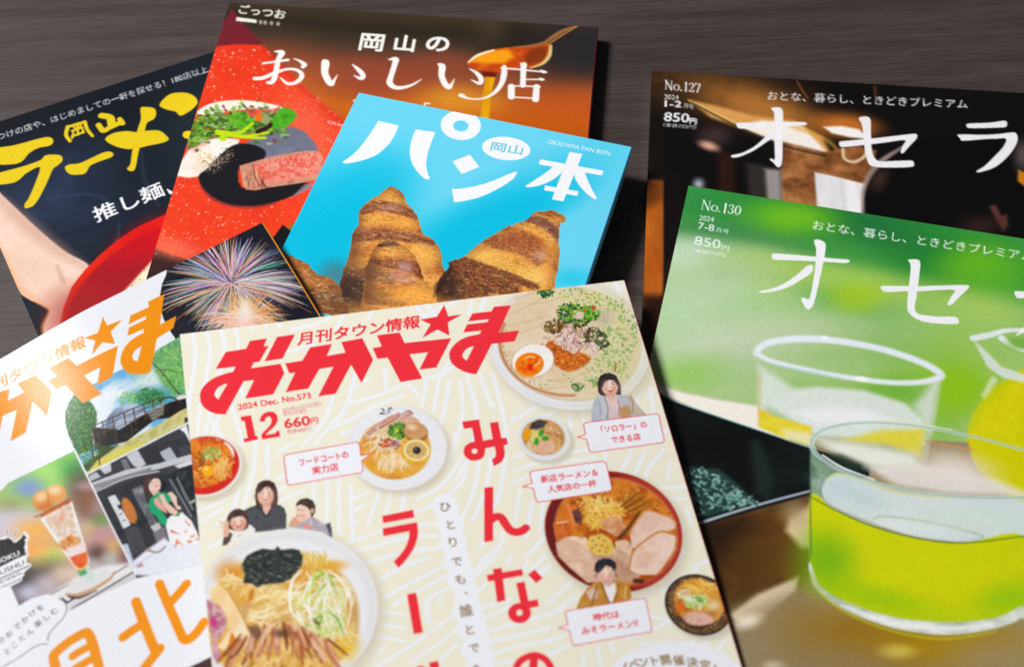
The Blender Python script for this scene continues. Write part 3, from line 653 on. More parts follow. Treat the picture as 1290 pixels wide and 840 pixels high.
# ================================================================== steak magazine, top left of centre
def gourmet():
    p = Page("gourmet_magazine", (-.01489, .0042, 6.75), [(430, 14), (645, 24), (754, 37.5)], [(286.7, 16.7), (269, 65), (248.5, 140), (215, 248.3), (205, 280), (181.7, 363)], 209.2, 285, 6.0)
    p.canvas([(290, 0), (757, 38), (742, 180), (600, 180), (470, 120), (360, 330), (330, 300), (170, 370)], .36, (92, 52, 34))
    R = random.Random(3)
    q0 = p.q([(430, 14)])[0]
    def bg(U, V):      # printed photograph: dark room above an amber glow
        st = np.array([C(c) for c in ((62, 50, 32), (44, 38, 28), (70, 52, 38), (124, 66, 44), (158, 80, 48), (186, 92, 32), (200, 98, 22), (186, 90, 24))])
        x = np.clip((V + 7 * fbm(U / 40, V / 40, 4) - 4 - .02 * (U - 80)) / 88.0, 0, .999) * 7; i = x.astype(int); t = (x - i)[..., None]
        return st[i] * (1 - t) + st[i + 1] * t
    p.put((slice(None), slice(None)), np.ones(p.U.shape), bg, "background_photo")
    p.blob((740, 62), 60, 34, (38, 38, 44), .95, .1); p.blob((640, 48), 30, 22, (34, 30, 24), .8); p.blob((620, 34), 18, 20, (84, 66, 42), .6); p.blob((700, 60), 30, 40, (44, 36, 34), .6)
    p.blob((580, 128), 50, 18, (226, 150, 40), .8, .1); p.blob((720, 135), 60, 26, (206, 84, 24), .6, .1); p.blob((560, 80), 36, 16, (150, 72, 50), .6); p.blob((690, 160), 80, 14, (196, 84, 10), .6, .15); p.blob((470, 100), 60, 22, (150, 66, 48), .7)
    # vermilion plate in the lower left corner
    p.poly([(292, 12), (330, 56), (300, 64), (262, 62)], (116, 32, 42), "plate_photo", soft=1)
    p.poly([(268, 66), (274, 58.5), (300, 56), (328, 57), (334, 60), (352, 80), (382, 110), (432, 152), (460, 180), (440, 260), (400, 262), (345, 297), (300, 316), (262, 327), (240, 327.5), (206, 318), (192, 312), (170, 330), (230, 160)], mixn([(232, 52, 26), (240, 64, 32), (222, 44, 22)], 26, 4, contrast=.9), "plate_photo", soft=1.0)
    p.line([(332, 60), (352, 82), (386, 116), (432, 156)], [2, 2.6, 3, 3], (206, 40, 26), soft=4, a=.6)
    p.poly([(150, 330), (192, 311), (212, 320), (240, 328), (255, 327), (345, 298), (400, 262), (432, 240), (440, 420), (150, 420)], mixn([(70, 40, 40), (58, 32, 30), (80, 46, 44)], 30, 3), "background_photo", soft=1.0)
    p.poly([(345, 297), (402, 260), (440, 240), (420, 290), (380, 300), (352, 290)], (148, 106, 46), soft=1.2)
    p.poly([(344, 300), (356, 283), (368, 292), (372, 340), (336, 340)], (20, 22, 22), soft=1)
    for i in range(1300):
        x = R.uniform(170, 440); y = R.uniform(58, 325)
        w = R.choice((0.6, .7, .9, 1.4)); c = R.choice(((255, 150, 110), (255, 190, 160), (255, 120, 80), (255, 210, 190)))
        inside = y > 60 and x > 330 - (y - 58) * .42 - 62 and (y < 320 - (x - 255) * .45 if x > 255 else True) and x < 334 + (y - 58) * 1.05
        if inside: p.ell((x, y), w, w * .8, c, soft=.6, a=R.uniform(.4, .9))
    p.blob((215, 312), 42, 12, (244, 120, 92), .7, .25); p.blob((385, 160), 26, 44, (246, 120, 90), .55, -.5); p.blob((392, 190), 20, 26, (240, 96, 70), .5)
    # round dish with cream glaze, black sauce, beef and salad
    d = "dish_photo"
    p.poly([(248, 142), (262, 132), (282, 127.5), (305, 126.5), (330, 129), (356, 136), (340, 144), (300, 139), (262, 146)], (246, 238, 222), d, soft=1.2, sm=True)
    p.poly([(290, 141), (315, 137), (342, 138), (360, 146), (340, 156), (300, 152)], (236, 74, 70), soft=3)
    p.poly([(340, 162), (368, 160), (384, 166), (398, 182), (403, 196), (370, 200), (322, 203), (302, 184), (318, 176)], mixn([(128, 130, 150), (110, 112, 132), (142, 144, 160)], 20, 3), d, soft=1.8, sm=False)
    p.poly([(223, 222), (228, 204), (237, 190), (252, 176), (270, 172), (302, 176), (296, 190), (276, 204), (262, 216), (254, 222), (238, 224)], mixn([(244, 236, 226), (250, 240, 230), (238, 222, 204)], 20, 2), d, soft=1.5, sm=False)
    p.poly([(236, 186), (250, 174), (268, 172), (262, 180), (244, 192)], (244, 150, 130), soft=5, a=.7)
    p.poly([(250, 222), (262, 212), (276, 197), (292, 184), (308, 181), (324, 184), (335, 192), (328, 204), (302, 210), (304, 236), (330, 236), (384, 230), (386, 236), (366, 248), (338, 257), (315, 260), (290, 258), (270, 250), (256, 238)], (26, 25, 31), d, soft=1.6, sm=True, n=3)
    p.poly([(384, 232), (396, 230), (390, 238), (366, 250)], (150, 140, 156), soft=2, a=.8)
    p.line([(254, 236), (268, 250), (290, 259), (318, 261), (345, 257)], [1, 2, 2, 2, 1], (110, 40, 60), soft=2.5, a=.6)
    for i in range(240):
        t = R.random(); x = 262 + 30 * t + R.gauss(0, 4); y = 212 - 20 * t + R.gauss(0, 4)
        p.ell((x, y), R.uniform(.4, 1.2), R.uniform(.4, 1), R.choice(((150, 120, 100), (96, 84, 80), (214, 180, 140), (60, 56, 58))), soft=.5, a=.8)
    for i in range(60): p.ell((258 + R.gauss(0, 6), 200 + R.gauss(0, 7)), 1.1, .8, (226, 176, 96), soft=1.2, a=.5)
    bf = "beef_photo"
    p.poly([(302, 209), (322, 203), (348, 196), (382, 190.5), (402, 190), (407, 199), (403, 220), (397, 227), (370, 232), (338, 236.5), (322, 240), (310, 239), (305, 228)], mixn([(196, 134, 106), (214, 150, 124), (174, 108, 82)], 5, 4), bf, soft=.9)
    p.poly([(319, 208), (348, 199), (382, 193), (401, 193), (404, 202), (400, 219), (370, 226), (334, 231), (322, 230)], mixn([(226, 92, 74), (232, 112, 94), (240, 150, 132), (222, 84, 64)], 3.2, 6, contrast=1.8), soft=1.2)
    for i in range(170):
        t = R.random(); x = 328 + 74 * t; y = 214 - 12 * t + R.uniform(-12, 12)
        p.line([(x, y), (x + R.uniform(-2, 2), y + R.uniform(1, 4))], [.5, .4], R.choice(((246, 190, 174), (248, 200, 184), (214, 76, 62))), soft=.9, a=.45)
    for i in range(40): x = R.uniform(306, 332); p.line([(x, 226 + R.uniform(-12, 10)), (x + R.uniform(-1, 1), 232 + R.uniform(-6, 6))], .6, R.choice(((236, 180, 150), (150, 84, 60))), soft=.5, a=.7)
    p.line([(319, 208), (321, 222), (327, 234)], .9, (150, 74, 60), soft=.7, a=.8); p.line([(330, 228), (335, 236)], .8, (120, 60, 50), soft=.6)
    s = "salad_photo"
    p.poly([(236, 178), (246, 160), (254, 150), (272, 144), (300, 146), (330, 150), (345, 156), (338, 164), (310, 170), (284, 174), (262, 176), (244, 186)], mixn([(84, 120, 40), (110, 160, 50), (58, 92, 36), (140, 150, 90)], 5, 3, contrast=2.2), s, soft=2, sm=True)
    for i in range(520):
        t = R.random(); x = 238 + 122 * t; y = 158 + R.gauss(0, 9) - 4 * math.sin(t * 3); 
        if x < 262: y += (262 - x) * .55
        an = R.uniform(0, 6.28); L = R.uniform(2, 6.5)
        c = R.choice(((86, 150, 34), (120, 180, 40), (60, 110, 30), (150, 196, 60), (44, 84, 28), (104, 124, 70), (170, 190, 140)))
        if R.random() < .06: c = R.choice(((150, 40, 44), (226, 70, 60), (110, 40, 50)))
        p.line([(x, y), (x + L * math.cos(an), y + L * .7 * math.sin(an))], [R.uniform(1, 2.6), 1.0], c, s, soft=1.2, a=.8)
    p.poly([(288, 152), (302, 140), (312, 146), (320, 156), (314, 164), (298, 162)], mixn([(66, 150, 30), (110, 190, 40), (50, 120, 24)], 4, 5), s, soft=1.5, sm=True)
    p.poly([(344, 150), (352, 138), (362, 136), (372, 142), (373, 148), (364, 158), (352, 162), (342, 160)], mixn([(60, 160, 30), (84, 178, 40), (48, 140, 24)], 6, 7), s, soft=1.2, sm=True)
    p.ell((326, 148), 5, 5.5, (236, 110, 20), s, soft=1.2); p.ell((335, 150), 5, 6, (150, 160, 110), s, soft=2)
    for st in ([(276, 167), (306, 172), (338, 167)], [(276, 168), (310, 173), (334, 174)], [(274, 166), (300, 168), (318, 156)]): p.line(st, [3, 2.4, 1.6], R.choice(((196, 222, 20), (178, 208, 24))), s, soft=.9)
    p.ell((281, 174), 5, 4, (190, 220, 20), s, soft=1.5)
    p.line([(325, 166), (338, 160), (341, 156)], [3, 3, 2], (46, 22, 28), soft=1.5)
    # ladle pouring broth
    l = "ladle_photo"
    p.poly([(588, 80), (596, 72), (612, 64.5), (640, 60), (668, 57.5), (688, 53), (694, 58), (694, 72), (682, 82), (664, 87), (640, 90), (624, 92), (604, 90), (592, 86)], mixn([(214, 84, 14), (196, 66, 14), (236, 128, 20)], 12, 3), l, soft=1.2)
    p.poly([(592, 78), (604, 70), (622, 64), (640, 62), (648, 72), (636, 80), (612, 80)], (250, 160, 20), soft=4)
    p.line([(590, 79), (602, 70), (622, 63.5)], [.8, 1.6, 1], (255, 246, 220), soft=1)
    p.poly([(606, 90), (626, 92), (624, 97), (610, 97)], (110, 20, 14), soft=2)
    p.poly([(668, 62), (690, 58), (691, 70), (680, 80), (664, 82), (660, 72)], (120, 48, 16), soft=4, a=.8)
    p.line([(648, 60), (668, 58), (686, 54), (698, 46), (712, 38), (727, 33.5)], [1, 1.4, 2, 2.6, 2.2, 1.4], (156, 104, 62), l, soft=1.2)
    p.line([(694, 58), (692, 70), (684, 80), (668, 86)], [1.4, 2, 1.8, 1], (230, 196, 120), l, soft=1)
    p.line([(690, 57), (706, 46), (726, 34)], [.7, .8, .6], (210, 140, 60), soft=.8)
    p.poly([(611, 97), (624, 98), (618, 122), (616, 150), (605, 150), (608, 122)], mixn([(240, 176, 10), (226, 150, 6), (250, 200, 30)], 6, 3, sy=5), "broth_photo", soft=1.2)
    # lettering
    t = "title_lettering"; Wt = (250, 246, 240); z1, z2, z3 = zz(215, 0, 6), zz(430, 0, 6), zz(645, 0, 6)
    for zq, st, r in ((z1, "700,480 780,470 884,455", [9, 9, 12]), (z1, "790,390 840,400 815,450 800,520 785,590 762,625 735,625", [6, 20, 17, 17, 18, 16, 12]), (z1, "638,595 700,590 790,552 880,525 950,530 990,562 980,600 935,630 880,632 830,590", [16, 16, 14, 11, 12, 15, 16, 14, 12, 5]), (z1, "932,446 975,462 1010,490 1000,508", [4, 9, 17, 13]),
                      (z1, "1160,462 1170,480 1165,550 1190,610 1215,640 1235,610 1262,566", [14, 26, 22, 22, 16, 10, 2]), (z2, "82,488 115,515 150,550 165,580 145,595 95,572", [3, 12, 17, 16, 14, 3]),
                      (z2, "362,452 410,450 400,500 375,580 365,625 395,658 450,665 530,645 606,602", [6, 20, 18, 18, 20, 18, 15, 10, 3]), (z2, "738,488 762,505 758,570 780,630 810,660 832,640 856,598", [10, 22, 20, 20, 20, 10, 2]), (z2, "968,522 1015,548 1050,585 1058,612 1042,632 980,605", [3, 12, 17, 16, 13, 3]),
                      (z2, "1232,505 1230,560 1212,630 1170,690 1110,732 1040,750 960,745 905,722", [14, 20, 17, 14, 9, 7, 7, 17]), (z3, "-80,515 60,528 180,540 262,548", [7, 7, 7, 6]), (z3, "215,532 240,545", [4, 14]), (z3, "88,490 85,560 82,650", [20, 18, 18]), (z3, "70,484 105,492", [8, 8]), (z3, "95,603 180,602 238,604", [6, 6, 8]), (z3, "208,592 225,602", [4, 12]),
                      (z3, "-5,655 -5,735", [22, 22]), (z3, "-10,652 110,653 208,658", [6, 6, 8]), (z3, "186,655 178,755", [20, 22]), (z3, "0,735 170,745", [6, 6])):
        p.line(zq(st), [x / 6 for x in r], Wt, t, soft=.8)
    for ch, c, sz in (("岡", (468.5, 53.8), 29), ("山", (510, 55), 26), ("の", (551.5, 55.8), 28)): p.glyph(ch, c, sz, Wt, .03, "region_lettering")
    for ch, c in (("2", (449, 132)), ("0", (478, 133.5)), ("2", (508, 134.5)), ("5", (537, 136))): p.glyph(ch, c, 22, (240, 226, 210), .0, "year_lettering")
    p.line([(612, 150), (625, 153), (640, 156)], [.8, 1, .7], (240, 226, 210), "year_lettering", soft=.7)
    p.text("ごっつお", (300.5, 16.8), (358.5, 24.3), (302.8, 5.8), (236, 230, 220), .02, "series_lettering")
    p.poly(z1("500,132 650,152 648,176 492,160"), (240, 236, 226), "series_lettering", soft=.7)
    for x in (680, 715, 762, 812): p.ell((215 + x / 6, (170 + (x - 680) * .09) / 6), 2.3, 2.6, (170, 156, 140), "series_lettering", soft=1)
    p.text("Okayama", (412, 157), (446, 163), (413, 152), (250, 220, 210), .01, "year_lettering")
    p.build("steak magazine with a vermilion plate on its cover, under the blue croissant book", "magazines spread on the table", "magazine", spine=(96, 22, 34), spine_w=.8)

# ================================================================== blue croissant book, centre
def bread():
    p = Page("bread_book", (.00397, .01404, 12.0), [(451.7, 116.7), (553, 137.5), (645, 155.8), (793.3, 184.7)], [(451.7, 116.7), (430, 163.3), (371.7, 280), (352.5, 319)], 148.6, 210, 7.0)
    p.canvas([(452, 115), (800, 186), (735, 365), (640, 380), (440, 400), (345, 325)], .26, (106, 214, 242))
    R = random.Random(8); t = "title_lettering"; Wt = (247, 248, 252)
    p.put((slice(None), slice(None)), np.ones(p.U.shape), mixn([(102, 212, 242), (112, 218, 245)], 60, 3, contrast=.6))
    for c, rx, ry, rot, a in (((432, 282), 62, 42, -.6, .8), ((376, 268), 70, 60, 0, .5), ((600, 285), 110, 26, -.5, .75), ((590, 305), 60, 26, -.5, .8), ((680, 258), 46, 14, -.4, .55), ((380, 312), 70, 46, .3, .8), ((470, 236), 40, 26, -.7, .5), ((722, 352), 22, 10, 0, .5), ((420, 350), 40, 40, 0, .6)):
        p.blob(c, rx * 1.3, ry * 1.3, (0, 190, 226), a, rot)
    p.blob((422, 346), 18, 16, (80, 120, 130), .8)
    z, z2 = zz(430, 140, 6), zz(645, 140, 6)
    p.poly(z("280,75 432,110 416,155 395,198 366,243 330,280 292,314 250,340 202,360 150,375 96,388 40,397 14,394 12,386 22,375 58,352 92,325 128,290 160,250 192,210 220,170 250,122"), Wt, t, soft=.2)
    p.poly(z("563,140 712,160 688,215 668,270 652,320 645,370 640,410 645,440 655,478 669,508 664,516 652,519 620,505 590,476 560,440 540,406 525,370 518,335 517,300 522,258 530,220 545,178"), Wt, t, soft=.2)
    p.ell((430 + 903 / 6, 140 + 108 / 6), 152 / 6, 111 / 6, Wt, t, rot=.06, soft=.2); p.ell((430 + 903 / 6, 140 + 113 / 6), 58 / 6, 42 / 6, (108, 214, 243), "front_cover", rot=.06, soft=.2)
    p.ell((637.6, 187.2), 30.5, 14.6, Wt, "badge_lettering", rot=.09, soft=.2)
    p.text("岡山", (617.3, 189.6), (657, 195.4), (620.6, 178.6), (104, 196, 226), .02, "badge_lettering/badge_text")
    p.poly(z("840,382 972,330 1042,422 910,477"), Wt, t, soft=.2)
    p.poly(z("835,590 890,588 950,580 1015,567 1080,550 1140,530 1200,505 1250,482 1325,455 1328,470 1300,512 1240,555 1180,590 1115,622 1050,650 1000,664 950,675 900,684 852,690"), Wt, t, soft=.2)
    for sh in ("435,310 532,325 388,683 302,667", "213,365 692,452 680,487 203,403", "325,408 408,418 392,440 370,470 332,503 290,530 245,550 200,565 155,573 110,577 100,566 130,548 160,530 205,500 250,470 290,438",
               "462,440 550,455 562,498 580,540 608,600 640,655 637,664 625,667 590,645 560,620 528,586 500,550 480,518", "250,563 503,607 493,642 243,598"):
        p.poly(z2(sh), Wt, t, soft=.2)
    p.text("OKAYAMA PAN BON", (689.3, 181), (768, 196.2), (690.8, 175.9), (240, 246, 250), .016, "latin_lettering")
    # croissants
    def croissant(key, out, bands, seed, base=((236, 150, 60), (250, 178, 84), (216, 122, 46)), shades=()):
        out = [(a + R.gauss(0, .55), b + R.gauss(0, .55)) for a, b in cr(out, True, 4)]
        p.poly(out, mixn(base, 4, seed, sy=.6, ang=-.1, contrast=1.8), key, soft=.5)
        P = p.q(out); k = p.k(out[0]); sl = p.sl(P.min(0), P.max(0), 1)
        old = p.clip; cl = np.zeros(p.U.shape); cl[sl] = 1 - sst(-.15, .15, p.sdf_poly(P, sl)); p.clip = cl
        for pts, r, cols, a, sf in bands:
            p.line(pts, r, mixn(cols, 2.2, seed + 2, sy=.6, ang=.1, contrast=2.2), soft=sf, a=a)
        x0, y0 = np.min(out, 0); x1, y1 = np.max(out, 0)
        for i in range(300):       # flaky layers
            b = R.choice(bands)[0]; t = R.random(); j = min(int(t * (len(b) - 1)), len(b) - 2); f = t * (len(b) - 1) - j
            x = b[j][0] * (1 - f) + b[j + 1][0] * f; y = b[j][1] * (1 - f) + b[j + 1][1] * f; an = math.atan2(b[j + 1][1] - b[j][1], b[j + 1][0] - b[j][0]) + R.gauss(0, .12)
            y += R.gauss(0, 10); x += R.gauss(0, 4); L = R.uniform(4, 16)
            c = R.choice(((120, 60, 34), (150, 80, 42), (250, 190, 100), (255, 214, 140), (190, 100, 46), (90, 46, 32)))
            p.line([(x, y), (x + L * .5 * math.cos(an), y + L * .5 * math.sin(an) + R.uniform(-.6, .6)), (x + L * math.cos(an), y + L * math.sin(an))], [.25, .5, .2], c, soft=.5, a=R.uniform(.12, .4))
        one = np.ones(p.U.shape)
        def mott(U, V): return mixn([(110, 52, 26), (206, 116, 46), (255, 214, 140)], .75, seed + 9, contrast=3)(U, V)
        p.put(sl, one[sl] * .17, mott)
        p.put(sl, (sst(.58, .74, fbm(p.U[sl] / 1.3, p.V[sl] / .8, seed + 21)) * .28), (98, 46, 28)); p.put(sl, (sst(.6, .76, fbm(p.U[sl] / 1.7, p.V[sl] / .7, seed + 33)) * .5), (255, 206, 120))
        for c, rx, ry, cl, al in shades: p.blob(c, rx, ry, cl, al)
        for wd, al in ((9, .15), (4.5, .15)):       # crust turning away at the sides
            p.line(list(out) + [out[0]], wd, (92, 46, 28), soft=wd * .9, a=al, sm=False)
        for i in range(26):
            b = R.choice(bands)[0]; j = R.randrange(len(b)); p.ell((b[j][0] + R.gauss(0, 8), b[j][1] + R.gauss(0, 5)), R.uniform(1, 3), R.uniform(.4, 1), (255, 222, 180), soft=1.2, a=.4, rot=R.uniform(-.3, .3))
        p.clip = old
    dk = ((104, 54, 38), (134, 70, 48), (168, 108, 86), (118, 60, 42)); lt = ((246, 164, 66), (255, 194, 92), (238, 146, 48)); md = ((196, 104, 44), (220, 132, 58), (168, 84, 38))
    z = zz(430, 230, 5.25)
    croissant("croissant_photo#1", z("300,35 335,27 385,50 420,90 432,140 470,175 500,220 520,280 540,335 590,365 640,420 662,470 668,540 690,620 672,700 700,790 690,900 400,920 -50,920 -30,720 10,600 40,520 60,440 70,350 110,280 115,200 140,160 200,115 260,75"),
              [(z("310,40 350,45 400,80"), [2, 3, 2], md, .9, 2), (z("230,100 320,85 430,140"), [3, 5, 3], lt, .95, 2), (z("150,190 230,155 320,165 420,190 490,230"), [5, 7.5, 7, 6, 4], dk, .97, 2), (z("130,265 230,245 360,255 510,290"), [4, 5, 5, 3], lt, .95, 2), (z("110,305 250,300 400,300 520,330"), [3, 3, 3, 3], md, .8, 2), (z("70,370 200,345 330,345 450,365 600,400"), [6, 9, 8, 7, 4], dk, .97, 2.5), (z("70,460 160,450 240,440"), [6, 9, 6], md, .9, 4), (z("60,530 150,555 200,545"), [4, 4, 4], lt, .9, 3), (z("20,610 120,610 160,600"), [8, 10, 8], dk, .8, 4), (z("0,720 90,700 150,760"), [12, 16, 10], ((54, 40, 38), (72, 50, 42), (90, 62, 46)), .95, 6), (z("430,460 500,450 620,470"), [4, 7, 6], lt, .95, 3), (z("520,520 600,560 690,560"), [5, 9, 6], md, .9, 3)], 3, shades=(((436, 366), 20, 30, (46, 38, 38), .75), ((446, 300), 10, 40, (120, 80, 60), .5), ((530, 318), 14, 10, (255, 190, 90), .6), ((515, 282), 16, 6, (255, 176, 70), .6), ((536, 332), 12, 8, (255, 196, 100), .6), ((492, 262), 12, 4, (214, 160, 150), .5)))
    croissant("croissant_photo#2", z("240,410 270,392 340,385 375,400 440,440 490,490 520,560 545,640 580,680 640,710 672,745 690,900 400,930 150,920 145,740 150,640 160,560 190,490 220,440"),
              [(z("250,415 310,405 370,405"), [3, 4, 3], ((40, 28, 30), (90, 66, 62), (60, 40, 40)), .95, 2), (z("220,470 320,460 430,470"), [4, 6, 5], lt, .9, 2), (z("220,490 320,500 440,500"), [1.4, 2, 1.5], md, .8, 1.5), (z("210,520 300,535 400,545 490,570 535,620"), [4, 6, 8, 9, 4], dk, .97, 2), (z("330,600 420,640 470,660"), [5, 8, 4], ((170, 90, 56), (214, 150, 120), (140, 70, 46)), .95, 3), (z("160,600 240,600 330,660"), [6, 10, 6], ((150, 104, 70), (126, 84, 58), (168, 116, 76)), .9, 5), (z("160,690 300,690 500,690"), [3, 4, 4], md, .8, 3), (z("200,760 320,740 460,740 620,730"), [6, 8, 9, 8], lt, .9, 4), (z("160,740 220,790 400,800"), [5, 4, 3], ((120, 76, 50), (150, 96, 60)), .7, 4)], 6, shades=(((464, 345), 10, 36, (96, 66, 50), .7), ((530, 368), 26, 10, (255, 176, 70), .6), ((510, 336), 8, 6, (196, 150, 156), .75), ((505, 350), 14, 6, (224, 160, 140), .5), ((478, 372), 16, 8, (120, 76, 50), .5)))
    z = zz(550, 250, 6.46)
    croissant("croissant_photo#3", z("100,520 210,480 290,420 380,345 480,290 560,240 640,205 710,185 770,140 820,108 880,105 940,95 985,115 1050,150 1045,185 1010,215 990,350 1003,430 990,560 965,690 950,860 700,890 400,900 40,900 10,720 60,600 110,560"),
              [(z("840,110 900,120 970,140"), [3, 5, 4], md, .95, 2), (z("740,165 830,185 920,240 985,320"), [5, 7, 7, 5], ((110, 64, 62), (140, 88, 80), (92, 54, 50)), .97, 2), (z("640,210 760,245 880,320 970,400"), [6, 8, 8, 6], lt, .95, 3), (z("560,250 700,300 840,390 960,480"), [5, 8, 8, 6], md, .9, 3), (z("420,370 560,360 700,370 800,440 940,580"), [8, 13, 16, 13, 8], ((150, 76, 44), (186, 106, 60), (120, 62, 48), (206, 128, 76)), .95, 4), (z("360,400 500,480 650,540 800,590"), [7, 9, 8, 6], lt, .85, 3), (z("250,460 380,480 560,550 720,620 860,690"), [5, 7, 7, 8, 7], ((250, 186, 70), (252, 206, 110), (244, 170, 60)), .97, 2), (z("230,500 400,570 560,620 800,720"), [4, 5, 5, 5], ((112, 58, 36), (84, 46, 34), (140, 76, 46)), .97, 2), (z("60,640 200,600 400,660 600,720"), [14, 20, 18, 12], ((74, 40, 32), (106, 58, 40), (150, 84, 48), (64, 36, 30)), .97, 4), (z("50,760 250,760 420,760"), [10, 10, 6], ((64, 40, 32), (124, 68, 42)), .9, 4), (z("880,560 940,640 930,700"), [6, 8, 6], lt, .85, 3)], 11, shades=(((566, 360), 14, 20, (40, 28, 28), .7), ((676, 345), 14, 8, (255, 206, 110), .7), ((693, 330), 8, 22, (255, 180, 80), .5), ((655, 305), 22, 8, (170, 84, 44), .5), ((680, 322), 8, 6, (226, 170, 150), .6), ((620, 322), 26, 6, (255, 196, 96), .5)))
    p.poly(z("-10,700 60,640 110,560 100,520 130,560 90,640 40,740 -20,800"), (44, 26, 24), "croissant_photo#3", soft=3, a=.8)
    z = zz(215, 280, 6)
    croissant("croissant_photo#4", z("820,240 880,238 930,265 1000,295 1045,320 1075,365 1130,400 1180,410 1235,440 1280,490 1300,560 1340,640 1330,720 1090,720 900,420"),
              [(z("840,290 960,310 1050,350"), [3, 5, 4], md, .9, 3), (z("900,380 1020,370 1120,430"), [5, 8, 7], ((186, 122, 62), (206, 142, 76), (160, 100, 54)), .95, 3), (z("960,450 1080,460 1220,470"), [7, 9, 7], ((196, 128, 64), (160, 96, 50)), .95, 3), (z("1020,540 1120,520 1270,500"), [6, 7, 5], ((150, 96, 56), (120, 76, 48)), .95, 3), (z("1060,580 1160,570 1320,580"), [5, 7, 7], ((84, 66, 58), (120, 96, 80), (70, 54, 48)), .95, 4), (z("1060,660 1200,640 1330,660"), [8, 9, 8], ((110, 66, 44), (84, 50, 40)), .9, 5)], 15, ((176, 112, 56), (196, 134, 70), (150, 92, 50)))
    p.build("blue bread book with croissants on its cover, resting on the steak magazine", "magazines spread on the table", "book", spine=(78, 170, 206), spine_w=.7, pages=(.7, .7, .7))
